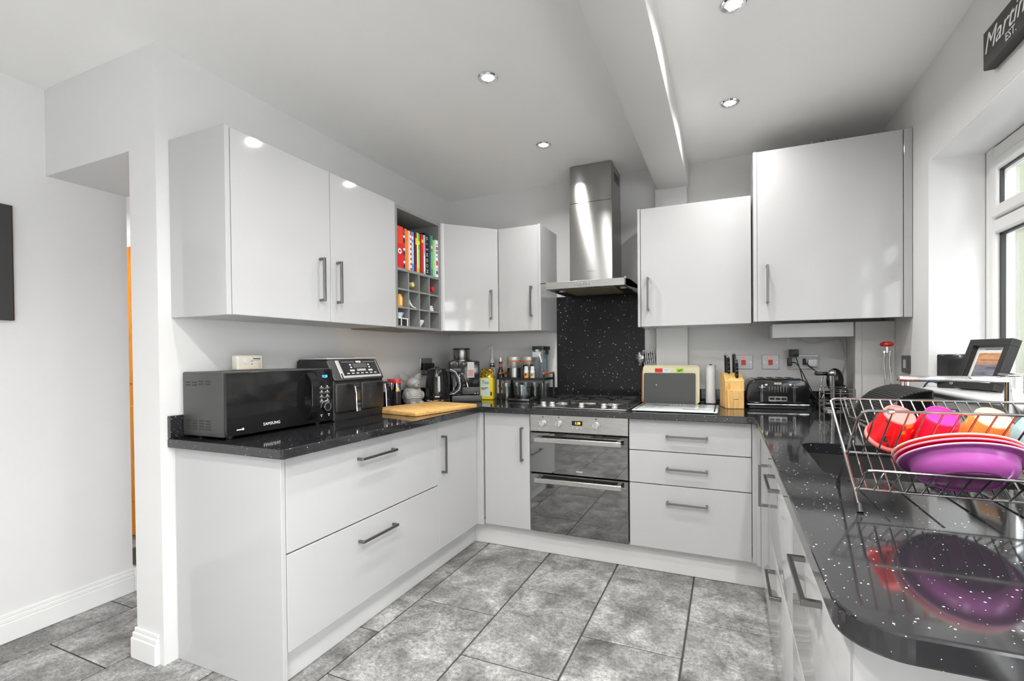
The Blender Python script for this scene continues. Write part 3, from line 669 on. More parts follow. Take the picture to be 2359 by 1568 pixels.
for y0, y1, hy in ((-1.498, -1.324, -1.412), (-1.320, -1.146, -1.190)):
    d = part(c, 'drawer', G().box(XA_-.03, y0, .940, XA_+.008, y1, 1.090, .012, 3), BLACKM)
    pts = [(XA_+.006, hy, 1.078), (XA_+.040, hy, 1.082), (XA_+.058, hy, 1.072), (XA_+.064, hy, 1.04), (XA_+.066, hy, .985), (XA_+.068, hy, .948)]
    h = part(d, 'handle', G().obox((XA_+.030, hy, 1.079), (.026, 0, 0), (0, .016, 0), (0, 0, .005), .002), BLACKM)
    g = G()
    for i in range(2, 5):
        a, b = Vector(pts[i]), Vector(pts[i+1]); g.obox((a+b)/2, (b-a)/2*1.03, (0, .015, 0), (.004, 0, 0), .0015)
    a, b = Vector(pts[1]), Vector(pts[2]); g.obox((a+b)/2, (b-a)/2*1.1, (0, .015, 0), (b-a).normalized().cross(Vector((0,1,0)))*.004, .001)
    part(d, 'handle_trim', g, CHROME)

# ------------------------------------------------------------ left counter small things
board = link('chopping_board', mesh_of(G().box(-.19, -.25, 0, .19, .25, .022, .003, 2), BOARDW), None, (.408, -.920, ZS), label='thick wooden chopping board lying on the left worktop near the inner corner', category='chopping board')
board.rotation_euler = (0, 0, radians(-11))
solo('paper_note', 'small folded white paper on the worktop behind the chopping board', 'paper', G().prism([(.115, -.875), (.215, -.845), (.20, -.795), (.10, -.83)], ZS, ZS+.0015, 'z').prism([(.125, -.872), (.185, -.852), (.17, -.82), (.115, -.838)], ZS+.0018, ZS+.004, 'z'), mat('paper', (.72,.73,.78), .8), (.15, -.835, ZS))
RIB = mat('ribbed_black', (.02,.02,.02), .25)
for x, y, lb in ((.072, -.935, 'chrome and black canister with red lid right beside the air fryer'), (.150, -.860, 'chrome and black canister with red lid next to the animal cookie jar'), (.062, -.800, 'chrome and black canister with red lid behind the other two canisters')):
    c = thing('storage_canister', lb, 'canister', (x, y, ZW), 0, 'red lidded canisters')
    prof = [(.024, 0)]
    for i in range(10): prof += [(.0265, .003+.0095*i), (.0265, .008+.0095*i), (.024, .0095+.0095*i), (.024, .0115+.0095*i)]
    part(c, 'ribbed_base', G().lathe(prof+[(.024, .100)], (0,0,.0008), 24), RIB, world=False)
    part(c, 'chrome_sleeve', G().lathe([(.0265, .101), (.0275, .104), (.0275, .152), (.026, .154)], (0,0,0), 24), CHROME, world=False)
    part(c, 'lid', G().lathe([(.027, .1545), (.027, .172), (.025, .176), (0, .177)], (0,0,0), 24), mat('red_gloss', (.55,.03,.02), .15) if 'redg' not in cut else cut['redg'], world=False)
# animal cookie jar
GC = paint('grey_glazed_ceramic', (.30,.295,.285), .3, .06, .02)
c = thing('cookie_jar', 'grey ceramic animal shaped jar with striped jumper and big ears', 'jar', (.118, -.655, ZW), 66)
part(c, 'body', G().lathe([(.042, 0), (.056, .006), (.066, .03), (.068, .055), (.062, .085), (.05, .105), (.036, .112)], (0,0,.0008), 28), GC, world=False)
g = G()
for i in range(6):
    z = .045+.0115*i; r = .0685-.0004*i*i*2.2
    g.tube([((r)*cos(a*pi/14), (r)*sin(a*pi/14), z+.002*sin(a*1.4)) for a in range(28)], .0035, 6, True)
part(c, 'jumper', g, paint('grey_glaze_light', (.42,.415,.405), .35), world=False)
g = G().sph((0, -.008, .140), .050, .052, .040, 20, 14).sph((0, -.052, .128), .026, .026, .020, 16, 10)
part(c, 'head', g, GC, world=False)
for sx in (-1, 1):
    part(c, 'ear', G().sph((sx*.050, .010, .176), .042, .009, .026, 14, 10, Matrix.Rotation(radians(-sx*28), 4, 'Y')), GC, world=False)
    part(c, 'foot', G().sph((sx*.03, -.056, .013), .022, .026, .0125, 14, 10), GC, world=False)
    part(c, 'arm', G().sph((sx*.058, -.026, .058), .014, .022, .028, 12, 8), GC, world=False)
    part(c, 'eye', G().sph((sx*.019, -.050, .148), .004, .003, .005, 8, 6), mat('dark_glaze', (.05,.05,.05), .3), world=False)
part(c, 'nose', G().sph((0, -.077, .133), .006, .004, .0045, 10, 8), mat('nose_glaze', (.06,.06,.06), .3), world=False)
# kettle
c = thing('kettle', 'black cordless kettle with silver handle edge in front of the coffee machine', 'kettle', (.243, -.548, ZW), 33)
part(c, 'power_base', G().lathe([(.086, 0), (.088, .004), (.086, .014), (.07, .018)], (0,0,.0008), 32), BLACKM, world=False)
part(c, 'base_ring', G().lathe([(.082, .0185), (.085, .020), (.085, .028), (.082, .030)], (0,0,0), 32), CHROME, world=False)
part(c, 'body', G().lathe([(.082, .031), (.084, .04), (.082, .10), (.074, .17), (.066, .215), (.060, .228)], (0,0,0), 32), BLACK, world=False)
part(c, 'lid', G().lathe([(.061, .2285), (.060, .234), (.03, .240), (.014, .241), (.012, .248), (0, .249)], (0,0,0), 28), BLACK, world=False)
part(c, 'spout', G().prism([(-.062, -.0), (-.060, .018), (-.098, .012), (-.105, -.0), (-.098, -.012), (-.060, -.018)], .190, .226, 'z', .004, 2), BLACK, world=False)
part(c, 'water_gauge', G().obox((.012, -.0805, .130), (.008, 0, 0), (0, .0060, 0), (0, -.006, .055), .003), mat('gauge_plastic', (.5,.55,.58), .1), world=False)
hk = [(.05, 0, .222), (.085, 0, .222), (.118, 0, .205), (.138, 0, .165), (.148, 0, .12), (.138, 0, .092), (.112, 0, .072), (.084, 0, .066)]
g = G()
for i in range(len(hk)-1):
    a, b = Vector(hk[i]), Vector(hk[i+1]); g.obox((a+b)/2, (b-a)/2*1.08, (0, .015, 0), (b-a).normalized().cross(Vector((0,1,0)))*.008, .003)
h = part(c, 'handle', g, BLACKM, world=False)
g = G()
for i in range(1, len(hk)-1):
    a, b = Vector(hk[i]), Vector(hk[i+1]); n_ = (b-a).normalized().cross(Vector((0,1,0))); n_ = n_ if n_.dot((a+b)/2-Vector((.05,0,.13))) > 0 else -n_
    g.obox((a+b)/2+n_*.0085, (b-a)/2*1.12, (0, .013, 0), n_*.0014, .0005)
part(h, 'handle_edge', g, mat('satin_silver', (.7,.7,.7), .25, .8), world=False)
part(c, 'badge', G().box(-.016, -.0862, .046, .016, -.082, .053, .001), SILVP, world=False)
# coffee machine
c = thing('coffee_machine', 'black bean to cup coffee machine with steel bean hopper in the corner', 'coffee machine', (.305, -.300, ZW), 36)
part(c, 'body', G().box(-.105, -.055, .040, .105, .165, .283, .008, 2), BLACK, world=False)
part(c, 'front_panel', G().box(-.045, -.085, .1, .105, -.056, .280, .006, 2), BLACK, world=False)
part(c, 'lower_front', G().box(-.02, -.080, .045, .105, -.056, .099, .004, 2), CHAR, world=False)
part(c, 'drip_tray', G().box(-.098, -.150, .0008, .112, .165, .039, .005, 2), mat('dark_green_grey_plastic', (.05,.06,.058), .4), world=False)
part(c, 'tray_grille', G().box(-.09, -.142, .0392, .105, -.09, .0405), STEEL, world=False)
part(c, 'bean_hopper', G().lathe([(.058, .296), (.060, .30), (.061, .362), (.060, .364)], (-.01, .06, 0), 28), STEEL, world=False)
part(c, 'hopper_lid', G().lathe([(.063, .365), (.063, .373), (.058, .376), (0, .377)], (-.01, .06, 0), 28), BLACKM, world=False)
part(c, 'hopper_collar', G().lathe([(.074, .284), (.074, .290), (.062, .2955)], (-.01, .06, 0), 28), STEEL, world=False)
part(c, 'screen', G().box(.018, -.0875, .165, .066, -.0855, .276, .001), mat('screen_silver', (.55,.55,.53), .2), world=False)
part(c, 'screen_picture', G().box(.023, -.0885, .172, .061, -.0878, .220), paint('red_grey_picture', (.45,.22,.22), .3, .6, 0), world=False)
part(c, 'milk_container', G().box(-.090, -.120, .041, -.030, -.066, .205, .006, 2), WATERT, world=False)
part(c, 'milk_lid', G().box(-.092, -.122, .2055, -.028, -.064, .232, .005, 2), CHAR, world=False)
part(c, 'steam_pipe', G().tube([(-.026, -.10, .195), (-.012, -.104, .190), (.0, -.106, .165), (.010, -.107, .130), (.016, -.108, .105)], .0028, 8).cyl((.010, -.107, .130), (.017, -.108, .100), .0052, .006), CHROME, world=False)
for x in (.07, .09): part(c, 'foot_knob', G().sph((x, -.082, .050), .005, .004, .005, 10, 8), CHROME, world=False)
# sockets on the left wall with plugs
PLATE = mat('mirror_steel_plate', (.40,.41,.40), .15, 1)
c = thing('wall_socket', 'steel double wall socket on the left wall behind the kettle', 'socket', (.002, -.335, 1.16))
part(c, 'face_plate', G().box(.001, -.408, 1.117, .007, -.262, 1.204, .002), PLATE)
for y in (-.370, -.300): part(c, 'plug', G().box(.0075, y-.024, 1.118, .04, y+.024, 1.168, .008, 2), BLACKM)
# tea bag packet, white box, syrup, condiments
c = thing('tea_packet', 'yellow tea packet with pale label and crimped gold top beside the coffee machine', 'packet', (.452, -.215, ZW), 12)
YEL = mat('yellow_foil', (.80,.62,.02), .25)
part(c, 'bag', G().prism([(-.048, -.03), (.048, -.03), (.052, 0), (.048, .03), (-.048, .03)], .0008, .16, 'z', .004), YEL, world=False)
def crimp(u, v):
    a = u*2*pi; k = 1-.0*v; t = (1-v*.8)
    return (.050*cos(a)*(1-.1*v)+.004*sin(u*60+v*9), .030*sin(a)*t+.005*sin(u*44+v*17), .160+.062*v+.003*sin(u*80))
part(c, 'crimped_top', G().grid(crimp, 36, 8), GOLD, world=False)
part(c, 'label_panel', G().box(-.044, -.0318, .022, .026, -.0302, .155, .0003), mat('pale_green_label', (.55,.64,.54), .5), world=False)
text(c, 'lettering', 'Tea', .036, INK, (-.010, -.0322, .125), shear=.25, world=False)
part(c, 'print', G().box(-.040, -.0324, .083, .012, -.0318, .088).box(-.036, -.0324, .074, -.004, -.0318, .078).box(.030, -.0306, .03, .042, -.0298, .058), INK, world=False, kind='stuff')
c = solo('white_carton', 'narrow pale carton between coffee machine and tea packet', 'carton', G().box(.445, -.14, ZS, .475, -.06, 1.125, .002), mat('pale_card', (.5,.5,.56), .6), (.46, -.1, ZW))
c = thing('pump_bottle', 'striped bottle with white pump standing behind the tea packet', 'bottle', (.414, -.062, ZW))
DBR = mat('dark_syrup_glass', (.03,.02,.015), .1)
part(c, 'bottle_body', G().lathe([(.03, .0008), (.031, .004), (.031, .19), (.024, .225), (.0165, .245), (.0165, .262)], (0,0,0), 24), DBR, world=False)
part(c, 'striped_band', G().lathe([(.0172, .246), (.0172, .256)], (0,0,0), 20).lathe([(.0245, .2265), (.0212, .234)], (0,0,0), 20), SILVP, world=False)
part(c, 'pump_neck', G().lathe([(.0175, .263), (.0175, .285), (.010, .300), (.006, .312), (.0045, .372)], (0,0,0), 20), WHITEP, world=False)
part(c, 'pump_spout', G().tube([(.020, .004, .388), (.008, .002, .388), (-.004, -.001, .384), (-.020, -.005, .374), (-.033, -.008, .362)], [.005, .0075, .0065, .005, .004], 10).cyl((0,0,.37), (0,0,.386), .005), WHITEP, world=False)
c = thing('syrup_bottle', 'dark syrup bottle with fruit label in front of the storage rack', 'bottle', (.5365, -.165, ZW))
part(c, 'bottle_body', G().lathe([(.027, .0008), (.029, .004), (.029, .150), (.025, .185), (.014, .225), (.0125, .232), (.0125, .275)], (0,0,0), 24), DBR, world=False)
part(c, 'label_band', G().lathe([(.0294, .045), (.0294, .145)], (0,0,0), 24, caps=False), mat('cream_label', (.62,.60,.56), .5), world=False)
part(c, 'label_fruit', G().sph((.004, -.0292, .098), .011, .002, .013).sph((.014, -.0262, .078), .010, .003, .010), mat('fruit_print', (.25,.03,.03), .5), world=False)
part(c, 'neck_label', G().lathe([(.0132, .236), (.0132, .258)], (0,0,0), 20, caps=False), mat('red_label', (.45,.08,.07), .4), world=False)
part(c, 'cap', G().lathe([(.014, .2755), (.014, .305), (.012, .308), (0, .308)], (0,0,0), 20), SILVP, world=False)

# ------------------------------------------------------------ two tier storage rack with jars
RKX0, RKX1, RKY0, RKY1 = .570, .905, -.245, -.045
c = thing('storage_rack', 'small black two tier counter rack with orange wooden handles left of the hob', 'rack', (.73, -.145, ZW))
for x, y in ((RKX0, RKY0), (RKX1, RKY0), (RKX0, RKY1), (RKX1, RKY1)): part(c, 'leg', G().box(x-.006, y-.006, ZS, x+.006, y+.006, 1.086, .001), BLACKM)
for z in (1.050,): part(c, 'shelf', G().box(RKX0+.006, RKY0+.0, z-.004, RKX1-.006, RKY1, z+.004, .001), BLACKM)
part(c, 'front_rail', G().box(RKX0+.006, RKY0-.004, 1.044, RKX1-.006, RKY0-.0005, 1.062, .001), BLACKM)
for x in (RKX0, RKX1):
    part(c, 'side_rail', G().box(x-.003, RKY0+.006, 1.044, x+.003, RKY1-.006, 1.062, .001), BLACKM)
    part(c, 'timber_handle', G().box(x-.006, RKY0-.006, 1.0865, x+.006, RKY1+.006, 1.100, .003), COPPERW)
SH = 1.0545
def jar(x, y, r, h, label, fill=None, lid=SILVP):
    t = thing('storage_jar', label, 'jar', (x, y, SH))
    part(t, 'glass', G().lathe([(r-.004, .0005), (r, .004), (r, h-.012), (r-.006, h-.006)], (0,0,0), 28, caps=False), JAR, world=False)
    if fill: part(t, 'contents', G().lathe([(r-.006, .003), (r-.003, .006), (r-.003, h*fill[1]), (0, h*fill[1]+.004)], (0,0,0), 24), fill[0], world=False)
    part(t, 'timber_band', G().lathe([(r+.0005, h-.018), (r+.0005, h-.006)], (0,0,0), 28, caps=False), COPPERW, world=False)
    part(t, 'lid', G().lathe([(r+.001, h-.0055), (r+.002, h), (r+.002, h+.018), (r-.003, h+.021), (0, h+.021)], (0,0,0), 28), lid, world=False)
    return t
jar(.640, -.155, .052, .135, 'clear glass jar with pale lid on the left of the storage rack', (mat('silver_pods', (.35,.35,.35), .25, .9), .55))
jar(.755, -.150, .045, .135, 'glass jar of ground coffee with pale lid in the middle of the storage rack', (mat('ground_coffee', (.022,.013,.008), .8), .72))
COF = mat('dark_lid', (.015,.015,.02), .4)
for x, lb, col in ((.765, 'small spray bottle with orange and white label on the rack front edge', (.75,.34,.05)), (.812, 'small spray bottle with white and tan label on the rack front edge', (.55,.52,.44))):
    t = thing('small_bottle', lb, 'bottle', (x, -.222, SH), 0)
    part(t, 'bottle_body', G().lathe([(.015, .0005), (.0165, .003), (.0165, .055), (.014, .060)], (0,0,0), 20), WHITEP, world=False)
    part(t, 'label_band', G().lathe([(.0168, .006), (.0168, .045)], (0,0,0), 20, caps=False), mat('bottle_label', col, .5), world=False)
    part(t, 'label_badge', G().sph((.002, -.0165, .030), .009, .0015, .009), mat('badge_navy', (.03,.05,.14) if col[0] > .7 else (.2,.17,.12), .5), world=False)
    part(t, 'cap', G().lathe([(.0145, .0605), (.0145, .080), (.010, .088), (0, .090)], (0,0,0), 20), WHITEP, world=False)
# drinks dispenser
t = thing('drink_dispenser', 'clear upright water dispenser jug with black lid and silver tap on the storage rack', 'dispenser', (.846, -.130, SH))
part(t, 'tank', G().prism(rrect(-.042, -.07, .040, .06, .014, 4), .0005, .20, 'z'), WATERT, world=False)
part(t, 'lid', G().prism(rrect(-.046, -.076, .046, .066, .014, 4), .2005, .228, 'z', .004, 2).box(.034, -.02, .17, .046, .02, .205, .003), COF, world=False)
part(t, 'tap_body', G().box(-.036, -.092, .150, .028, -.0705, .188, .004, 2).box(-.010, -.096, .186, .012, -.0705, .205, .003), GREYP, world=False)
part(t, 'tap_lever', G().tube([(.016, -.095, .165), (.030, -.100, .150), (.038, -.102, .115)], [.007, .006, .005], 10), WHITEP, world=False)
# glasses under the shelf and scales
for i, (x, y) in enumerate(((.603, -.205), (.640, -.10), (.700, -.075), (.775, -.085), (.850, -.075), (.872, -.165))):
    t = thing('drinking_glass', ['tall drinking glass at the left end under the storage rack', 'tall drinking glass second from left under the storage rack', 'tall drinking glass behind the scales, left one', 'tall drinking glass behind the scales, middle one', 'tall drinking glass behind the scales, right one', 'tall drinking glass beside the right front rack leg'][i], 'glass', (x, y, ZW), 0, 'drinking glasses under the storage rack')
    part(t, 'bowl', G().lathe([(0, .009), (.024, .008), (.031, .118), (.0325, .118), (.0262, .001), (0, .001)], (0,0,0), 22), JAR, world=False)
c = thing('kitchen_scales', 'flat silver kitchen scales with clear bowl under the storage rack', 'scales', (.735, -.22, ZW))
part(c, 'platform', G().box(.655, -.292, ZS, .812, -.135, .918, .005, 2), STEEL)
part(c, 'bowl', G().lathe([(.045, .9185), (.060, .93), (.066, 1.005), (.0675, 1.005), (.062, .926), (.0, .9205)], (.735, -.205, 0), 28), JAR)
# ------------------------------------------------------------ books and oddments in the shelf unit
def bcol(r, g, b): return mat('book_cover', srgb(r, g, b), .35)
PAGES = mat('book_pages', (.68,.66,.6), .8)
# y position of the left spine edge, thickness, height, depth at front, colour, label
books = [(-1.046, .052, .245, (225,60,30), 'thick red book at the left end of the shelf with orange edge'),
 (-.990, .020, .238, (30,70,130), 'blue and white patterned book second from left on the shelf'),
 (-.968, .022, .245, (240,120,20), 'bright orange book third from left on the shelf'),
 (-.944, .018, .238, (240,190,150), 'peach spined book between orange and red spines on the shelf'),
 (-.924, .015, .236, (200,40,40), 'thin red and white book left of the sky blue book'),
 (-.907, .028, .243, (70,150,220), 'sky blue book on the cookbook shelf'),
 (-.877, .017, .243, (120,20,24), 'dark red book right of the sky blue book'),
 (-.858, .017, .247, (220,220,60), 'lime yellow book on the cookbook shelf'),
 (-.839, .020, .247, (60,190,90), 'green book right of the lime yellow book'),
 (-.817, .025, .247, (200,20,24), 'plain bright red book in the middle right of the shelf'),
 (-.790, .022, .249, (150,205,220), 'pale blue book left of the black book'),
 (-.766, .040, .268, (14,14,18), 'black book with pale spine letters on the shelf'),
 (-.724, .012, .258, (70,90,110), 'thin slate blue book beside the black book'),
 (-.710, .024, .264, (30,160,75), 'emerald green book near the right end of the shelf'),
 (-.684, .030, .238, (235,235,235), 'white illustrated book at the right end of the shelf')]
for i, (y, t, h, col, lb) in enumerate(books):
    c = thing('book', lb, 'book', (.2, y+t/2, BZ), 0, 'cookbooks on the wall shelf')
    xf = .318-.004*(i % 3) if i < 14 else .333; z0 = BZ+.0008
    cv = bcol(*col)
    part(c, 'cover', G().box(xf-.0025, y+.0008, z0, xf, y+t-.0008, z0+h, .0008).box(.10, y+.0008, z0, xf-.0025, y+.0028, z0+h).box(.10, y+t-.0028, z0, xf-.0025, y+t-.0008, z0+h), cv)
    part(c, 'pages', G().box(.105, y+.0029, z0+.003, xf-.004, y+t-.0029, z0+h-.004), PAGES)
    yc, xs = y+t/2, xf+.0003
    def strip(za, zb, cc, w=.8): return part(c, 'spine_print', G().box(xf-.0005, yc-t*w/2, z0+za, xs, yc+t*w/2, z0+zb), mat('spine_ink', srgb(*cc), .5))
    if i == 0:
        strip(.0, .145, (205,20,20), .96); part(c, 'spine_badge', G().lathe([(.016, 0), (.016, .0008), (0, .0008)], (xf, yc-.006, z0+.10), 20, (1,0,0)), LETTER)
        part(c, 'spine_badge_centre', G().lathe([(.007, 0), (.007, .0006), (0, .0006)], (xf+.0009, yc-.006, z0+.10), 16, (1,0,0)), INK)
    elif i == 1:
        for q in range(9): strip(.012+.025*q, .026+.025*q, [(20,20,30), (230,230,230), (200,60,40)][q % 3])
    elif i == 4:
        for q in range(7): strip(.02+.03*q, .036+.03*q, (240,235,230))
    elif i == 3: strip(.03, .16, (250,220,190), .5)
    elif i == 5: strip(.05, .18, (190,225,245), .45); strip(.195, .215, (240,240,240), .5)
    elif i == 6: strip(.0, .05, (215,20,30), .9); strip(.17, .21, (235,200,70))
    elif i == 7: strip(.03, .18, (245,245,200), .5)
    elif i == 8: strip(.18, .20, (235,235,60)); strip(.03, .15, (130,230,150), .4)
    elif i == 9: strip(.195, .215, (250,200,60), .6)
    elif i == 10: strip(.02, .12, (245,245,245), .5); strip(.14, .20, (235,110,150), .4)
    elif i == 11:
        for q, ch in enumerate('DISHOOM'): text(c, 'lettering', ch, .030, mat('spine_gold', srgb(225,215,190), .5), (xs+.0002, yc, z0+.235-.0345*q), (0,0,-1), (0,1,0))
    elif i == 13: strip(.05, .16, (120,220,90), .4); strip(.18, .20, (240,220,60), .6)
    elif i == 14:
        for za, zb, cc, w_ in ((.205, .212, (200,40,40), .5), (.175, .195, (90,100,110), .7), (.150, .168, (110,110,115), .6), (.128, .134, (60,90,170), .6), (.075, .105, (205,30,30), .6), (.045, .06, (210,160,60), .4), (.018, .04, (60,80,120), .7)): strip(za, zb, cc, w_)
def bottle(i, j, col, cap, label):
    y, z = cell(i, j); c = thing('wine_bottle', label, 'bottle', (.2, y, z))
    zz = z+.0065
    r = .0355
    zc = z+r+.0012
    part(c, 'bottle_body', G().lathe([(r, 0), (r, .17), (.014, .235), (.0135, .262)], (.025, y, zc), 20, (1,0,0)), mat('green_bottle_glass', (.01,.016,.008), .1))
    part(c, 'capsule', G().lathe([(.0142, .245), (.0150, .297), (.013, .300), (0, .300)], (.025, y, zc), 20, (1,0,0)), cap)
bottle(1, 2, None, mat('straw_capsule', srgb(215,190,110), .4), 'wine bottle with straw coloured cap in the top row of pigeonholes')
bottle(3, 2, None, mat('red_capsule', srgb(215,20,24), .3), 'wine bottle with red cap in the top right pigeonhole')
y, z = cell(0, 1)
c = thing('toy_figure', 'small orange and white toy in the middle left pigeonhole', 'toy', (.30, y, z))
part(c, 'body', G().prism([(y-.022, z+.0005), (y+.020, z+.0005), (y+.022, z+.05), (y+.006, z+.075), (y-.016, z+.075), (y-.022, z+.04)], .285, .315, 'x', .005, 2), mat('orange_toy', srgb(235,160,40), .4))
part(c, 'strap', G().box(.3145, y-.004, z+.01, .3165, y+.004, z+.06), LETTER)
y, z = cell(1, 1)
c = thing('white_spoon_rest', 'white curved ceramic spoon rest in a middle pigeonhole', 'spoon rest', (.29, y, z))
def sw(u, v):
    t = u*1.45; yy = y-.045+.082*u; zz = z+.006+.078*(1-u)**2.6
    return (.27+.045*v, yy, zz+.004*abs(v-.5))
part(c, 'bowl', G().grid(sw, 14, 4).add([(x, y_-.0, z_-.004) for (x, y_, z_) in [sw(i/14, j/4) for j in range(5) for i in range(15)]], [(j*15+i, j*15+i+1, j*15+i+16, j*15+i+15) for j in range(4) for i in range(14)]), WHITEP)
part(c, 'rim', G().tube([(.315, sw(i/14, 0)[1], sw(i/14, 0)[2]-.002) for i in range(15)], .004, 8).tube([(.315, y-.045+.082*u/10, z+.005+.04*(1-u/10)**2) for u in range(11)], .0035, 8), WHITEP)
y, z = cell(3, 1)
c = thing('white_ornament', 'small white stacked block ornament in the middle right pigeonhole', 'ornament', (.30, y, z))
for q, w_ in enumerate((.036, .034, .026)): part(c, 'block', G().box(.27, y-w_, z+.0005+.012*q, .31, y+w_-.008, z+.0115+.012*q, .003), WHITEP)
y, z = cell(0, 0)
c = thing('glass_dish_stack', 'pale dishes and black tray lying across the lowest pigeonholes', 'dishes', (.29, y, z))
part(c, 'tray', G().box(.12, y-.040, z+.0005, .325, y+.045, z+.036, .004), BLACK)
part(c, 'tray_rim', G().box(.318, y-.046, z+.040, .334, y+.046, z+.045, .001).box(.328, y-.020, z+.001, .332, y-.015, z+.04).box(.328, y+.036, z+.001, .332, y+.041, z+.04), WHITEP)
part(c, 'dish', G().lathe([(0, 0), (.02, .002), (.034, .03), (.0355, .03), (.022, 0)], (.30, y-.012, z+.046), 20), mat('pale_blue_ceramic', (.6,.66,.74), .3))
y, z = cell(2, 0)
c = thing('white_bowl', 'small white bowl lying in a lowest pigeonhole', 'bowl', (.30, y, z))
part(c, 'bowl', G().lathe([(.004, 0), (.018, .003), (.036, .030), (.038, .046), (.0365, .046), (.034, .031), (.016, .006), (0, .004)], (.285, y-.008, z+.001), 22), WHITEP)

# ------------------------------------------------------------ right of the hob
c = thing('glass_worktop_saver', 'white glass worktop saver printed with black cutlery beside the hob', 'worktop saver', (1.79, -.40, ZW))
part(c, 'glass', G().box(1.572, -.598, ZS+.003, 2.020, -.215, ZS+.009, .002, 2), mat('white_backed_glass', (.62,.68,.66), .06))
for x in (1.585, 2.008):
    for y in (-.585, -.228): part(c, 'foot', G().cyl((x, y, ZS), (x, y, ZS+.003), .006, n=10), GREYP)
g = G(); zt = ZS+.0092
g.box(1.585, -.58, zt, 1.590, -.225, zt+.0003).box(2.000, -.58, zt, 2.008, -.225, zt+.0003)
part(c, 'printed_border', g, INK, kind='stuff')
for x, y, rot in ((1.63, -.46, 60), (1.66, -.46, 60), (1.705, -.44, 55), (1.70, -.33, -5), (1.88, -.50, -8), (1.955, -.52, 20)):
    M_ = Matrix.Translation((x, y, zt)) @ Matrix.Rotation(radians(rot), 4, 'Z')
    g = G().box(-.012, -.004, 0, .030, .004, .0003, M=M_) if rot > 0 else G().box(-.045, -.007, 0, .045, .007, .0003, M=M_)
    part(c, 'printed_cutlery', g, INK)
g = G()
for i in range(26):
    x = 1.75+.009*i+random.uniform(-.003, .003); y = -.545+random.uniform(-.02, .03) if i % 2 else -.27+random.uniform(-.03, .03)
    g.box(x-.002, y-.006, zt, x+.002, y+.006, zt+.0002)
part(c, 'printed_letters', g, GREYP, kind='stuff')
# index boards leaning on the wall
CREAM = mat('cream_board_plastic', srgb(222,214,178), .45); DARKB = mat('dark_grey_board', (.062,.062,.062), .5)
def lean(name, lb, x0, x1, y, h, t, m, r, tilt):
    o = link(name, None, None, (0,0,0)); bpy.data.objects.remove(o)
    g = G().prism([(a, b) for a, b in rrect(x0, 0, x1, h, r, 5)], -t, 0, 'y', .0015)
    me = mesh_of(g, m, (0,0,0)); q = link(name, me, None, (0, y, ZS), label=lb, category='chopping board')
    q.rotation_euler = (radians(-tilt), 0, 0); return q
b1 = lean('chopping_board', 'dark grey chopping board standing in front of the cream board', 1.566, 1.884, -.150, .197, .010, DARKB, .010, 6)
part(b1, 'hanging_hole', G().lathe([(.0035, 0), (.0035, .0004), (0, .0004)], (1.646, -.010, .12), 12, (0,-1,0)), LETTER, world=False)
b2 = lean('chopping_board', 'cream chopping board with coloured index tabs behind the dark grey board', 1.556, 1.908, -.132, .248, .009, CREAM, .024, 6)
for x0, x1, cc, nm in ((1.634, 1.682, (215,10,16), 'red tab'), (1.683, 1.728, (225,228,230), 'white tab'), (1.768, 1.812, (150,205,20), 'lime green tab')):
    tb = part(b2, 'index_tab', G().box(x0, -.0098, .200, x1, -.0085, .226), mat('tab_colour', srgb(*cc), .5), label=nm, world=False)
    if nm != 'red tab':
        g = G().obox(((x0+x1)/2, -.0100, .213), Vector((.012, 0, .005)), (0, .0003, 0), Vector((-.001, 0, .0025))) if nm[0] == 'l' else G().tube([(x0+.012+.002*i, -.0100, .214+.005*sin(i*.9)) for i in range(12)], .0009, 5)
        part(tb, 'tab_symbol', g, INK, world=False)
b3 = lean('chopping_board', 'brown wooden board edge showing behind the cream board', 1.546, 1.80, -.105, .215, .012, COPPERW, .01, 6)
# utensil pot
c = thing('utensil_pot', 'dark utensil pot hidden behind the chopping boards at the splashback edge', 'pot', (1.575, -.052, ZW))
part(c, 'pot', G().lathe([(.034, .0008), (.036, .004), (.036, .16), (.033, .16), (.033, .01), (0, .008)], (0,0,0), 24), CHROME, world=False)
UT_ = mat('dark_chrome', (.30,.30,.30), .2, 1)
c = thing('slotted_turner', 'slotted steel turner standing in the utensil pot', 'utensil', (1.585, -.045, 1.0))
M_ = Matrix.Translation((1.585, -.052, 1.198)) @ Matrix.Rotation(radians(-6), 4, 'Y')
g = G()
for i in range(6): g.box(-.037+.0138*i, -.001, -.050, -.031+.0138*i, .001, .050, M=M_)
g.box(-.037, -.0012, .044, .038, .0012, .052, M=M_).box(-.037, -.0012, -.054, .038, .0012, -.046, M=M_).prism([(1.565, 1.148), (1.618, 1.142), (1.592, 1.105), (1.582, 1.105)], -.053, -.051, 'y')
part(c, 'blade', g, UT_); part(c, 'stem', G().cyl((1.588, -.052, 1.11), (1.583, -.045, .915), .005), UT_)
c = thing('potato_masher', 'steel slotted serving spoon with black neck beside the turner', 'utensil', (1.545, -.04, 1.0))
g = G().grid(lambda u, v: (1.527+.030*cos(u*2*pi)*v, -.062-.012*(1-v*v)+.0, 1.190+.047*sin(u*2*pi)*v), 20, 5)
part(c, 'spoon_bowl', g, UT_)
g = G()
for i in range(7):
    for j in range(4): g.sph((1.512+.011*j-.002*(i % 2), -.0735+.0025*abs(j-1.5), 1.158+.0105*i), .0028, .002, .0028, 8, 6)
part(c, 'perforations', g, INK, kind='stuff')
part(c, 'stem', G().cyl((1.536, -.062, 1.146), (1.570, -.042, .915), .0045).cyl((1.536, -.062, 1.148), (1.545, -.056, 1.09), .0075), BLACKM)
c = thing('serving_ladle', 'dark ladle handle rising behind the slotted turner', 'utensil', (1.60, -.035, 1.0))
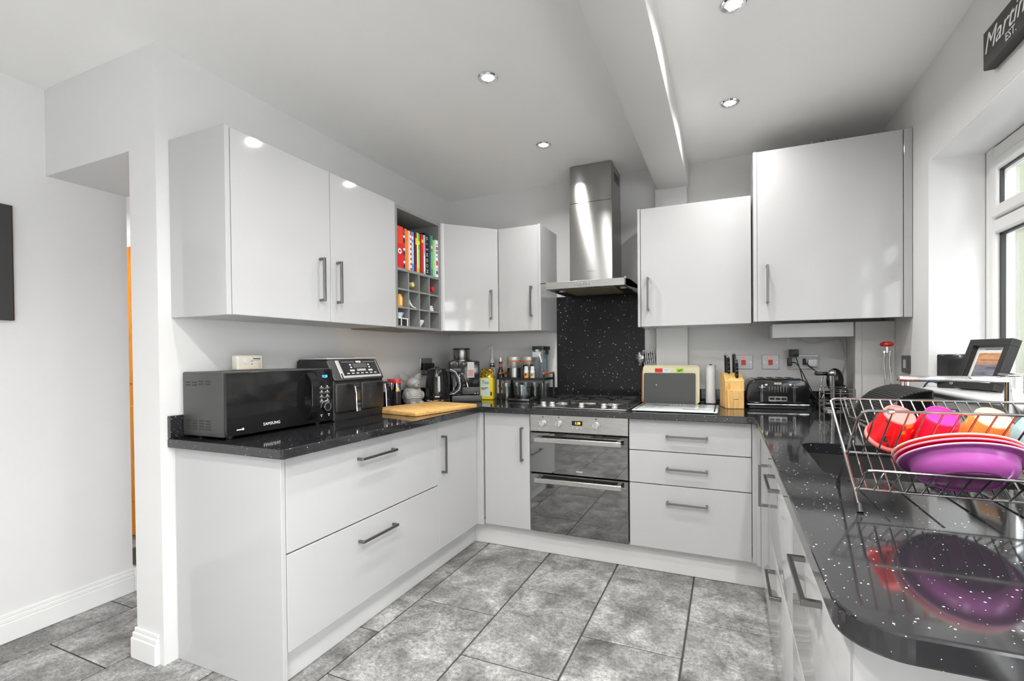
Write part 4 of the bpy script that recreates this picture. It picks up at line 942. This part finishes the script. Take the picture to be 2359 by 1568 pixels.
part(c, 'bowl', G().lathe([(.0, 0), (.018, .006), (.026, .022), (.0275, .022), (.02, .002), (0, -.003)], (1.598, -.024, 1.205), 20, (0, -1, 0)), UT_)
part(c, 'stem', G().cyl((1.598, -.026, 1.19), (1.588, -.034, .915), .004), UT_)
# kitchen roll
c = thing('kitchen_roll', 'slim white kitchen paper roll between cream board and knife block', 'paper roll', (1.972, -.085, ZW))
part(c, 'holder_base', G().lathe([(.045, .0008), (.045, .006), (.01, .008)], (0,0,0), 24), BLACKM, world=False)
part(c, 'paper', G().lathe([(.030, .009), (.0305, .012), (.028, .12), (.0285, .19), (.031, .243), (.030, .246), (.012, .246)], (0,0,0), 26), WHITEP, world=False)
part(c, 'spindle', G().cyl((0,0,.247), (0,0,.252), .008), BLACKM, world=False)
# knife block
c = thing('knife_block', 'pale wooden knife block holding black handled knives left of the toaster', 'knife block', (2.095, -.235, ZW), 14)
kb = [(-.075, .0008), (.075, .0008), (.075, .205), (-.005, .205), (-.055, .165), (-.055, .118), (-.075, .108)]
part(c, 'block', G().prism([(-.055, .0008), (.075, .0008), (.075, .205), (.0, .205), (-.055, .160)], -.052, .052, 'x', .002), BAMBOO, world=False)
part(c, 'front_step', G().box(-.044, -.078, .0008, .044, -.0552, .108, .002), BAMBOO, world=False)
part(c, 'stamp', G().box(-.014, -.0786, .0535, -.008, -.078, .0565).box(-.006, -.0786, .0535, .001, -.078, .0565).box(.003, -.0786, .0535, .013, -.078, .0565), INK, world=False, kind='stuff')
K = mat('knife_handle', (.014,.014,.016), .3)
for x, y, z, h, lb in ((-.024, .035, .198, .115, 'large knife handle, back left of the block'), (-.020, .004, .198, .100, 'knife handle, front left of the block'), (.022, .040, .198, .118, 'large knife handle, back right of the block'), (.026, .010, .198, .085, 'knife handle, middle right of the block'), (.018, -.026, .178, .090, 'small knife handle, front right of the block')):
    q = (Matrix.Rotation(radians(14), 4, 'Z') @ Vector((x, y, 0)))
    t = thing('knife', lb.replace(' handle,', ' with black riveted handle,'), 'knife', (2.095+q.x, -.235+q.y, ZW+z), 14, 'knives in the block')
    ax = Vector((-.10, -.30, 1)).normalized(); U = Vector((0, 1, .30)).normalized(); R_ = ax.cross(U)
    part(t, 'handle', G().obox(ax*(h/2+.004), R_*.0085, U*.0125, ax*(h/2), .004), K, world=False)
    part(t, 'bolster', G().obox(ax*.002, R_*.0085, U*.0125, ax*.0022, .001), CHROME, world=False)
    part(t, 'end_cap', G().obox(ax*(h+.006), R_*.008, U*.012, ax*.0022, .001), CHROME, world=False)
    for k in range(3): part(t, 'rivet', G().sph(ax*(.25+.25*k)*h-U*.0128, .0028, .0028, .0028, 8, 6), CHROME, world=False)
# toaster
c = thing('toaster', 'glossy black four slice toaster with chrome base below the sockets', 'toaster', (2.325, -.155, ZW), 5)
def tb(z, k): return z
prof = [(-.160, .030), (-.165, .05), (-.165, .10), (-.158, .135), (-.142, .160), (-.115, .172), (.115, .172), (.142, .160), (.158, .135), (.165, .10), (.165, .05), (.160, .030)]
part(c, 'shell', G().prism(prof, -.095, .095, 'y', .012, 3), BLACK, world=False)
part(c, 'chrome_base', G().box(-.160, -.098, .020, .160, .098, .0295, .004, 2), CHROME, world=False)
part(c, 'foot_plinth', G().box(-.150, -.09, .0008, .150, .09, .0195, .003), BLACKM, world=False)
part(c, 'top_plate', G().box(-.118, -.070, .1725, .118, .070, .1745, .001), CHROME, world=False)
for x in (-.075, -.025, .025, .075): part(c, 'bread_slot', G().box(x-.014, -.060, .1746, x+.014, .060, .1756, .0003), INK, world=False)
for x in (-.083, .083):
    part(c, 'lever_slot', G().prism(rrect(x-.0055, .040, x+.0055, .140, .005, 4), -.0962, -.0945, 'y'), CHROME, world=False)
    part(c, 'lever_groove', G().prism(rrect(x-.003, .043, x+.003, .137, .003, 4), -.0966, -.0950, 'y'), INK, world=False)
    part(c, 'lever', G().box(x-.017, -.112, .122, x+.017, -.0967, .128, .002).box(x-.006, -.112, .118, x+.006, -.0967, .140, .002), CHROME, world=False)
    part(c, 'dial', G().lathe([(.008, 0), (.007, .006), (0, .007)], (x+(.022 if x < 0 else -.022), -.095, .137), 16, (0,-1,0)), CHROME, world=False)
for i in range(7): part(c, 'flute', G().box(-.044+.0147*i-.0012, -.0962, .095, -.044+.0147*i+.0012, -.0945, .128), CHROME, world=False)
part(c, 'badge', G().prism(rrect(-.019, .140, .019, .151, .005, 4), -.0965, -.094, 'y', .0008), CREAM, world=False)
part(c, 'badge_print', G().box(-.011, -.0972, .1445, .011, -.0965, .1465), INK, world=False)
bp = part(c, 'button_plate', G().prism(rrect(-.048, .044, .048, .072, .004, 4), -.0966, -.0945, 'y', .0008), CHROME, world=False)
for x in (-.030, 0, .030): part(bp, 'button', G().prism(rrect(x-.013, .053, x+.013, .065, .005, 4), -.0985, -.0967, 'y', .0006), BLACK, world=False)
# wall switches and sockets on the back wall
PLW = mat('pale_steel_plate', (.42,.43,.43), .35, .6)
for x0, x1, lb in ((2.118, 2.216, 'steel cooker switch with red rocker right behind the knives'), (2.268, 2.362, 'steel cooker switch with red rocker and neon above the toaster')):
    c = thing('wall_switch', lb, 'switch', (x0, -.002, 1.164)); xc = (x0+x1)/2-(.004 if x0 < 2.2 else 0)
    part(c, 'face_plate', G().box(x0, -.007, 1.120, x1, -.001, 1.208, .002), PLW)
    part(c, 'rocker', G().box(xc-.012, -.0125, 1.146, xc+.012, -.0072, 1.178, .001), RED)
    part(c, 'neon', G().prism(rrect(xc-.009, 1.190, xc+.009, 1.198, .0035, 3), -.0090, -.0072, 'y'), emit('neon_red', (1,.05,.05), .8))
    for x in (x0+.012, x1-.012): part(c, 'screw', G().lathe([(.004, 0), (.003, .0012), (0, .0012)], (x, -.007, 1.162), 12, (0,-1,0)), CHROME)
c = thing('wall_socket', 'steel double wall socket with plugs and black adaptor above the toaster', 'socket', (2.48, -.002, 1.164))
part(c, 'face_plate', G().box(2.410, -.007, 1.120, 2.572, -.001, 1.208, .002), PLW)
part(c, 'inset', G().box(2.416, -.0085, 1.128, 2.566, -.0072, 1.200), GREYP)
part(c, 'rocker', G().box(2.487, -.014, 1.146, 2.505, -.0087, 1.185, .001), INK)
c = thing('plug_adaptor', 'black power adaptor plugged into the top of the double socket', 'plug', (2.45, -.02, 1.22))
part(c, 'case', G().box(2.414, -.060, 1.196, 2.462, -.0087, 1.240, .004, 2), BLACKM)
c = thing('mains_plug', 'small black plug at the left edge of the double socket', 'plug', (2.41, -.02, 1.17))
part(c, 'case', G().box(2.404, -.045, 1.140, 2.428, -.0087, 1.190, .006, 2), BLACKM)
c = thing('mains_plug', 'white plug in the right half of the double socket', 'plug', (2.535, -.02, 1.16))
part(c, 'case', G().box(2.511, -.046, 1.136, 2.561, -.0087, 1.182, .010, 2), WHITEP)
def cable(lb, pts, r, m=BLACKM):
    P = [Vector(p) for p in pts]; out = []
    for i in range(len(P)-1):
        a, b = P[i], P[i+1]; p0 = P[i-1] if i else a*2-b; p3 = P[i+2] if i+2 < len(P) else b*2-a
        for k in range(6):
            t = k/6; out.append(.5*((2*a)+(-p0+b)*t+(2*p0-5*a+4*b-p3)*t*t+(-p0+3*a-3*b+p3)*t**3))
    out.append(P[-1])
    return solo('cable', lb, 'cable', G().tube(out, r, 8), m, P[0])
cable('black cable from the small left plug down behind the toaster', [(2.428, -.046, 1.163), (2.45, -.06, 1.155), (2.475, -.07, 1.11), (2.50, -.08, 1.05), (2.525, -.09, .99), (2.55, -.10, .93), (2.56, -.11, .905)], .0032)
cable('black cable hanging from the adaptor towards the worktop', [(2.44, -.062, 1.215), (2.452, -.07, 1.17), (2.468, -.078, 1.11), (2.485, -.085, 1.04), (2.53, -.11, .97), (2.575, -.13, .92), (2.58, -.14, .905)], .0028)
cable('black cable from the socket to the black appliance on the worktop', [(2.505, -.03, 1.158), (2.525, -.06, 1.13), (2.552, -.12, 1.105), (2.572, -.18, 1.098)], .0032)
cable('grey wire loop hanging below the boiler casing', [(2.47, -.06, 1.299), (2.50, -.05, 1.285), (2.545, -.04, 1.278), (2.60, -.04, 1.288), (2.66, -.05, 1.299)], .0035, GREYP)
cable('grey wire running down the wall from the boiler casing', [(2.672, -.03, 1.299), (2.69, -.02, 1.26), (2.70, -.018, 1.20), (2.698, -.018, 1.14), (2.68, -.018, 1.09)], .0035, GREYP)
# hand mixer on the worktop corner
c = thing('hand_mixer', 'black and chrome electric hand mixer standing upright in the worktop corner', 'mixer', (2.60, -.24, ZW))
part(c, 'body', G().sph((2.618, -.20, 1.065), .042, .050, .068, 20, 14).box(2.520, -.225, 1.092, 2.625, -.180, 1.112, .008, 2), BLACK)
part(c, 'motor_cover', G().sph((2.650, -.19, .99), .035, .04, .055, 18, 12), BLACKM)
part(c, 'stand', G().lathe([(.055, .0008), (.055, .008), (.03, .016), (.012, .02)], (2.600, -.235, ZW), 26), CHROME)
part(c, 'column', G().cyl((2.600, -.245, .918), (2.592, -.262, 1.10), .0115, .013), CHROME)
part(c, 'column_head', G().sph((2.594, -.262, 1.108), .021, .02, .02, 16, 12), CHROME)
part(c, 'beater', G().tube([(2.556, -.222, 1.088), (2.548, -.225, 1.03), (2.540, -.225, .985), (2.552, -.225, .962), (2.563, -.222, .99), (2.560, -.222, 1.03)], .004, 8), CHROME)
# ------------------------------------------------------------ sink side and window sill
c = thing('mixer_tap', 'square chrome kitchen tap with long flat spout beside the window', 'tap', (2.772, -1.60, ZW))
part(c, 'column', G().prism(rrect(2.757, -1.616, 2.787, -1.586, .006, 3), ZS, 1.150, 'z'), CHROME)
part(c, 'spout', G().box(2.520, -1.614, 1.136, 2.787, -1.588, 1.152, .0025, 2), CHROME)
part(c, 'nozzle', G().cyl((2.536, -1.601, 1.1355), (2.536, -1.601, 1.124), .0105, .0095, 20), CHROME)
part(c, 'lever', G().box(2.745, -1.64, 1.153, 2.775, -1.585, 1.160, .002).cyl((2.772, -1.6, 1.15), (2.772, -1.6, 1.154), .01), CHROME)
part(c, 'base_flange', G().lathe([(.026, .0008), (.026, .004), (.02, .006)], (2.772, -1.601, ZW), 24), CHROME)
# arched ribbed mat
c = thing('drying_mat', 'black ribbed drying mat bent into an arch on the worktop behind the sink', 'drying mat', (2.72, -.8, ZW))
n_ = 23
RUB = mat('black_rubber', (.025,.025,.024), .4)
for i in range(n_):
    a0, a1 = radians(178-88*i/n_), radians(178-88*(i+.86)/n_)
    A_ = Vector((2.795+.178*cos(a0), 0, .902+.167*sin(a0))); B_ = Vector((2.795+.178*cos(a1), 0, .902+.167*sin(a1)))
    m_ = (A_+B_)/2; dv = (B_-A_)/2
    part(c, 'slat', G().obox((m_.x, -.80, m_.z), dv, (0, .20, 0), dv.normalized().cross(Vector((0,1,0)))*.003, .001), RUB)
part(c, 'backing_sheet', G().grid(lambda u, v: (2.795+.174*cos(radians(178-88*u)), -.995+.39*v, .902+.163*sin(radians(178-88*u))), 18, 1), RUB)
part(c, 'end_sheet', G().box(2.792, -1.0, ZS, 2.797, -.60, 1.069, .001), RUB)
# wire caddy
c = thing('wire_caddy', 'chrome wire sponge caddy left of the black arched mat', 'caddy', (2.54, -.64, ZW))
for z in (1.050, 1.030, .985, .965): part(c, 'wire_ring', G().tube([(a, b, z) for a, b in rrect(2.485, -.72, 2.608, -.56, .02, 4)], .0018, 6, True), WIRE)
for x, y in ((2.485, -.70), (2.485, -.58), (2.608, -.70), (2.608, -.58), (2.546, -.72), (2.546, -.56)): part(c, 'upright', G().cyl((x, y, ZS), (x, y, 1.05), .0018, n=6), WIRE)
for i in range(5): part(c, 'base_wire', G().cyl((2.485+.0307*i, -.72, .925), (2.485+.0307*i, -.56, .925), .0016, n=6), WIRE)
c = thing('lever_corkscrew', 'tall chrome utensil with red mushroom top and two long arms behind the arched mat', 'utensil', (2.815, -.36, ZW))
part(c, 'red_cap', G().lathe([(.006, 1.247), (.024, 1.249), (.030, 1.256), (.027, 1.266), (.015, 1.272), (0, 1.273)], (2.815, -.36, 0), 26), RED)
part(c, 'neck', G().cyl((2.815, -.36, 1.215), (2.815, -.36, 1.2465), .0095), CHROME)
part(c, 'collar', G().box(2.799, -.364, 1.214, 2.831, -.356, 1.226, .001), CHROME)
for x in (2.804, 2.827): part(c, 'arm', G().tube([(x, -.36, 1.214), (x-.001, -.362, 1.16), (x+.004, -.362, 1.10), (x+.004, -.362, .901)], .0038, 8), CHROME)
# soap pump and steel bowl by the sink
c = thing('soap_dispenser', 'steel soap bottle with flat black pump between the sink and window', 'soap bottle', (2.712, -1.26, ZW))
part(c, 'bottle_body', G().lathe([(.028, .0008), (.030, .004), (.030, .10), (.02, .118), (.013, .122)], (0,0,0), 22), STEEL, world=False)
part(c, 'pump_head', G().box(-.045, -.008, .152, .02, .008, .158, .002).cyl((0,0,.122), (0,0,.152), .0085), BLACKM, world=False)
c = thing('mixing_bowl', 'upturned clear bowl draining on the worktop beside the arched mat', 'bowl', (2.80, -1.11, ZW))
part(c, 'bowl', G().lathe([(.075, .0008), (.077, .003), (.070, .05), (.052, .095), (.03, .112), (0, .114)], (0,0,0), 32), JAR, world=False)
part(c, 'rim', G().tube([(.0765*cos(a*pi/16), .0765*sin(a*pi/16), .004) for a in range(32)], .0025, 6, True), CHROME, world=False)
# router and photo frame on the sill
SZ = WZ0+.0216
c = thing('internet_router', 'flat black internet router standing in the far corner of the window sill', 'router', (2.945, -.765, SZ), -26)
part(c, 'case', G().box(-.058, -.014, .0, .058, .014, .142, .006, 2), BLACK, world=False)
g = G()
for x, z in ((.036, .098), (.033, .088), (.031, .080), (.028, .074)): g.sph((x, -.0145, z), .0016, .001, .0016, 8, 6)
part(c, 'status_light', g, LETTER, world=False, kind='stuff')
part(c, 'logo', G().tube([(-.012+.004*cos(a*pi/8), -.0143, .022+.004*sin(a*pi/8)) for a in range(16)], .0008, 5, True), LETTER, world=False)
cable('black router cable curving down off the window sill', [(2.90, -.72, 1.085), (2.885, -.715, 1.09), (2.868, -.71, 1.085), (2.855, -.70, 1.05), (2.85, -.69, .99), (2.848, -.69, .905)], .0035)
c = thing('photo_frame', 'black deep picture frame leaning on the window sill beside the router', 'picture frame', (2.945, -.935, SZ), 0)
a_ = Vector((.050, -.19, 0)).normalized(); nf = Vector((a_.y, -a_.x, 0)); tilt = radians(19)
upv = Vector((0,0,1))*cos(tilt) - nf*sin(tilt); nf2 = nf*cos(tilt)+Vector((0,0,1))*sin(tilt)
hw, hh, bw, dp = .098, .100, .026, .016
def fp(u, v, o=0): return a_*u+upv*(v+hh+.006)+nf2*o
part(c, 'frame', G().obox(fp(0, hh-bw/2), a_*hw, upv*(bw/2), nf2*dp, .001).obox(fp(0, -hh+bw/2), a_*hw, upv*(bw/2), nf2*dp, .001)
     .obox(fp(-hw+bw/2, 0), a_*(bw/2), upv*(hh-bw), nf2*dp, .0008).obox(fp(hw-bw/2, 0), a_*(bw/2), upv*(hh-bw), nf2*dp, .0008), BLACKM, world=False)
part(c, 'back_board', G().obox(fp(0, 0, -.014), a_*(hw-.004), upv*(hh-.004), nf2*.002), GREYD, world=False)
part(c, 'mount', G().obox(fp(0, 0, -.006), a_*(hw-bw), upv*(hh-bw), nf2*.001), mat('white_mount', (.75,.75,.73), .7), world=False)
ART = mat('abstract_print', (.5,.3,.2), .6); n, l, b = nodes(ART); v = coords(n, l, (6, 6, 46)); f = noise(n, l, v, 1.6, 4, .6, .8)
tcz = n.new('ShaderNodeTexCoord'); sp = n.new('ShaderNodeSeparateXYZ'); l.new(tcz.outputs['Object'], sp.inputs[0])
mz = n.new('ShaderNodeMapRange'); mz.inputs['From Min'].default_value = .095; mz.inputs['From Max'].default_value = .115; l.new(sp.outputs['Z'], mz.inputs[0])
l.new(mixc(n, l, mz.outputs[0], ramp(n, l, f, [(.35, (.10,.10,.13)), (.55, (.22,.22,.25)), (.7, (.35,.2,.14))]), ramp(n, l, f, [(.35, (.45,.14,.05)), (.5, (.62,.34,.16)), (.65, (.36,.16,.09))])), b.inputs['Base Color'])
part(c, 'print', G().obox(fp(.002, -.006, -.0045), a_*(hw-bw-.014), upv*(hh-bw-.018), nf2*.0005), ART, world=False)
part(c, 'mount_line', G().obox(fp(0, hh-bw-.009, -.0045), a_*.035, upv*.0012, nf2*.0004), INK, world=False)
part(c, 'strut', G().obox(fp(0, -.03, -.045)+Vector((0,0,-.012)), a_*.012, (upv*1.0-nf2*.55).normalized()*.05, nf2*.001), GREYD, world=False)
# dark switch on the right wall
c = thing('wall_switch', 'dark steel switch with white rocker on the right wall beside the window reveal', 'switch', (XR_-.002, -.418, 1.16))
part(c, 'face_plate', G().box(XR_-.012, -.466, 1.118, XR_-.001, -.370, 1.202, .003), mat('dark_nickel_plate', (.10,.10,.095), .3, .6))
part(c, 'rocker', G().box(XR_-.015, -.436, 1.140, XR_-.0122, -.405, 1.182, .001), GREYP)
# name sign
c = thing('name_sign', 'black wall sign with white handwriting above the window', 'sign', (2.872, -1.5, 2.20))
part(c, 'board', G().box(2.850, -1.765, 2.140, XR_-.001, -1.238, 2.262, .002), mat('black_sign_board', (.045,.043,.04), .6))
text(c, 'lettering', 'Martin', .085, LETTER, (2.8494, -1.247, 2.212), (0,-1,0), (0,0,1), shear=.35, align='LEFT')
text(c, 'lettering', 'EST.', .034, LETTER, (2.8494, -1.372, 2.166), (0,-1,0), (0,0,1), align='LEFT')
# picture on the hall wall
c = thing('wall_art', 'black canvas picture at the left edge on the hall wall', 'picture', (XH, -2.5, 1.64))
part(c, 'canvas', G().box(XH+.001, -2.80, 1.393, XH+.026, -2.236, 1.892, .002), mat('black_canvas', (.035,.033,.031), .6))
part(c, 'canvas_edge', G().box(XH+.001, -2.2355, 1.393, XH+.026, -2.2345, 1.892), mat('orange_brown_edge', (.12,.05,.03), .6))

# ------------------------------------------------------------ dish rack
c = thing('dish_rack', 'two tier sloping chrome wire dish rack on the right worktop', 'dish rack', (2.53, -2.0, ZW))
RX0, RX1 = 2.312, 2.772
F_, T_ = Vector((0, -2.134, .905)), Vector((0, -1.842, 1.102)); M_ = Vector((0, -2.0, .9955)); B_ = Vector((0, -1.899, .905)); L_ = Vector((0, -2.088, .936))
def at(p, x): return (x, p[1], p[2])
tr = .0030; tw = .0017
part(c, 'top_rail', G().tube([at(F_+(T_-F_)*.97, RX0)]+[(RX0+.012-.012*cos(radians(a)), T_[1], T_[2]-.012+.012*sin(radians(a))) for a in (30, 60, 90)]+[(RX1-.012+.012*sin(radians(a)), T_[1], T_[2]-.012+.012*cos(radians(a))) for a in (0, 30, 60)]+[at(F_+(T_-F_)*.97, RX1)], tr, 10), WIRE)
for x in (RX0, RX1):
    part(c, 'leg', G().tube([at(F_, x), at(F_+(T_-F_)*.5, x), at(F_+(T_-F_)*.97, x)], tr, 10), WIRE)
    part(c, 'leg', G().cyl(at(B_, x+(.006 if x == RX0 else -.006)), at(M_, x+(.006 if x == RX0 else -.006)), tr, n=10), WIRE)
    part(c, 'rubber_foot', G().cyl((x, F_[1]-.002, ZS), (x, F_[1]+.006, ZS+.016), .006, .0045, 12), BLACKM)
    part(c, 'rubber_foot', G().cyl((x+(.006 if x == RX0 else -.006), B_[1], ZS), (x+(.006 if x == RX0 else -.006), B_[1]-.004, ZS+.014), .0055, .0045, 12), BLACKM)
lipU, lipL = Vector((0, -2.112, 1.102)), Vector((0, -2.160, .991))
for P_, Q_, nm in ((M_, lipU, 'upper'), (L_, lipL, 'lower')):
    part(c, 'shelf_rail', G().cyl(at(P_, RX0), at(P_, RX1), tr, n=10), WIRE)
    part(c, 'lip_rail', G().tube([at(P_, RX0+.006), at(P_+(Q_-P_)*.85, RX0+.006), at(P_+(Q_-P_)*.96, RX0+.010), at(Q_, RX0+.02), at(Q_, RX1-.02), at(P_+(Q_-P_)*.96, RX1-.010), at(P_+(Q_-P_)*.85, RX1-.006), at(P_, RX1-.006)], tr, 10), WIRE)
    w0 = link('lip_wire', mesh_of(G().cyl(at(P_, 0), at(Q_, 0), tw, n=8), WIRE, (0, -2.0, ZW)), None)
    w0.parent = c; w0.location = (RX0+.034-2.53, 0, 0)
    for i in range(1, 16):
        ww = w0.copy(); S.collection.objects.link(ww); ww.location = (RX0+.034+.0266*i-2.53, 0, 0)
s0 = link('sloping_wire', mesh_of(G().cyl(at(L_, 0), at(T_, 0), tw, n=8), WIRE, (0, -2.0, ZW)), None); s0.parent = c; s0.location = (RX0+.022-2.53, 0, 0)
for i in range(1, 21):
    ww = s0.copy(); S.collection.objects.link(ww); ww.location = (RX0+.022+.0208*i-2.53, 0, 0)
part(c, 'brace', G().tube([(RX0+.03, -1.842, 1.105), (RX0+.032, -1.856, 1.085), (RX0+.036, -1.87, 1.06), (RX0+.075, -1.92, 1.05)], tw, 8), WIRE)
part(c, 'rail_clip', G().cyl((RX0+.028, -1.842, 1.102), (RX0+.036, -1.842, 1.102), .0052, n=10).cyl((RX0+.052, lipU[1], lipU[2]), (RX0+.062, lipU[1], lipU[2]), .0055, n=10), WIRE)
# cups upside down in the upper tier
def cupmat(name, base, spots):
    m = mat(name, base, .25); n, l, b = nodes(m); v = coords(n, l, 1)
    f = noise(n, l, v, 22, 2, .5); g_ = noise(n, l, v, 48, 2, .5)
    c1 = ramp(n, l, f, [(.33, spots[0]), (.37, base), (.62, base), (.67, spots[1])])
    l.new(mixc(n, l, ramp(n, l, g_, [(.33, (1,1,1)), (.36, (0,0,0))]), c1, spots[2]), b.inputs['Base Color']); return m
def cup(x, y, z, ax, outer, inner, label, rm=.041, rb=.029, h=.076):
    t = thing('plastic_cup', label, 'cup', (x, y, z), 0, 'cups in the top tier of the dish rack')
    ax = Vector(ax).normalized()
    part(t, 'rim_band', G().lathe([(rm-.002, 0), (rm+.001, .001), (rm+.0015, .006), (rm-.001, .011)], (0,0,0), 30, ax, caps=False), inner, world=False)
    part(t, 'body', G().lathe([(rm-.001, .0112), (rb+.004, h-.012), (rb+.001, h-.003)], (0,0,0), 30, ax, caps=False), outer, world=False)
    part(t, 'base', G().lathe([(rb+.001, h-.0029), (rb, h), (rb-.003, h+.001), (rb-.005, h-.002), (0, h-.0025)], (0,0,0), 30, ax, caps=False), inner, world=False)
    part(t, 'inside', G().lathe([(rm-.0021, .0005), (rb-.001, h-.006), (0, h-.0062)], (0,0,0), 24, ax, caps=False), inner, world=False)
red, dark, yel, wht, grn = srgb(225,20,30), (.02,.02,.02), srgb(240,160,30), (.8,.8,.8), srgb(110,130,40)
ns = Vector((.10, -.60, .79))
cy, cz = -1.972, 1.0265
cup(2.396, cy, cz, ns+Vector((.08, 0, 0)), cupmat('red_picture_print', red, (dark, yel, dark)), mat('coral_plastic', srgb(252,128,122), .3), 'red patterned plastic cup with pale coral base, leftmost in the dish rack')
cup(2.474, cy, cz, ns, cupmat('pink_picture_print', srgb(235,20,60), (dark, srgb(240,60,120), dark)), mat('hot_pink_plastic', srgb(246,50,140), .3), 'hot pink plastic cup second from left in the dish rack')
cup(2.556, cy, cz, ns, cupmat('orange_picture_print', srgb(246,140,70), (srgb(246,200,140), srgb(200,170,110), dark)), mat('pale_yellow_plastic', srgb(248,214,160), .3), 'orange and cream plastic cup third from left in the dish rack')
cup(2.640, cy, cz, ns, cupmat('blue_picture_print', srgb(170,215,230), (srgb(90,160,160), (.8,.85,.88), srgb(60,80,110))), mat('ice_blue_plastic', srgb(190,220,235), .3), 'pale blue patterned plastic cup at the right edge of the dish rack')
# bowls in the lower tier
def plate(x, y, z, nv, m_out, m_rim, label, r=.098, d=.037, rf=.059):
    t = thing('plastic_bowl', label, 'bowl', (x, y, z), 0, 'children bowls in the lower tier')
    nv = Vector(nv).normalized()
    part(t, 'bowl', G().lathe([(0, -d), (rf-.008, -d), (rf-.006, -d-.002), (rf-.001, -d-.002), (rf+.006, -d+.002), (rf+.013, -d+.009), (rf+.019, -d+.020), (rf+.021, -.006), (rf+.023, -.002), (r-.002, -.001), (r-.002, .0012), (rf+.020, .0005), (rf+.016, -.010), (rf+.004, -d+.009), (rf-.006, -d+.003), (0, -d+.003)], (0,0,0), 48, nv), m_out, world=False)
    part(t, 'rim', G().lathe([(r-.0022, -.0018), (r+.0004, -.0012), (r+.0010, .0006), (r-.0018, .0020)], (0,0,0), 48, nv, caps=False), m_rim, world=False)
nv = Vector((0, .53, .85))
Cc = Vector((2.479, -2.112, 1.009))
plate(*Cc, nv, mat('purple_plastic', srgb(168,80,160), .22), mat('lilac_plastic', srgb(240,190,225), .3), 'purple plastic bowl, front of the three tilted bowls in the dish rack')
plate(*(Cc+nv*.0085+Vector((-.004, 0, 0))), nv, mat('crimson_plastic', srgb(240,14,60), .25), mat('pink_rim', srgb(248,160,185), .3), 'bright red plastic bowl between the purple and cream bowls', d=.032, rf=.052)
plate(*(Cc+nv*.017+Vector((-.006, .001, 0))), nv, mat('salmon_plastic', srgb(242,120,96), .3), mat('cream_rim', srgb(238,226,208), .35), 'coral bowl with cream rim, rearmost of the three tilted bowls', d=.027, rf=.045)
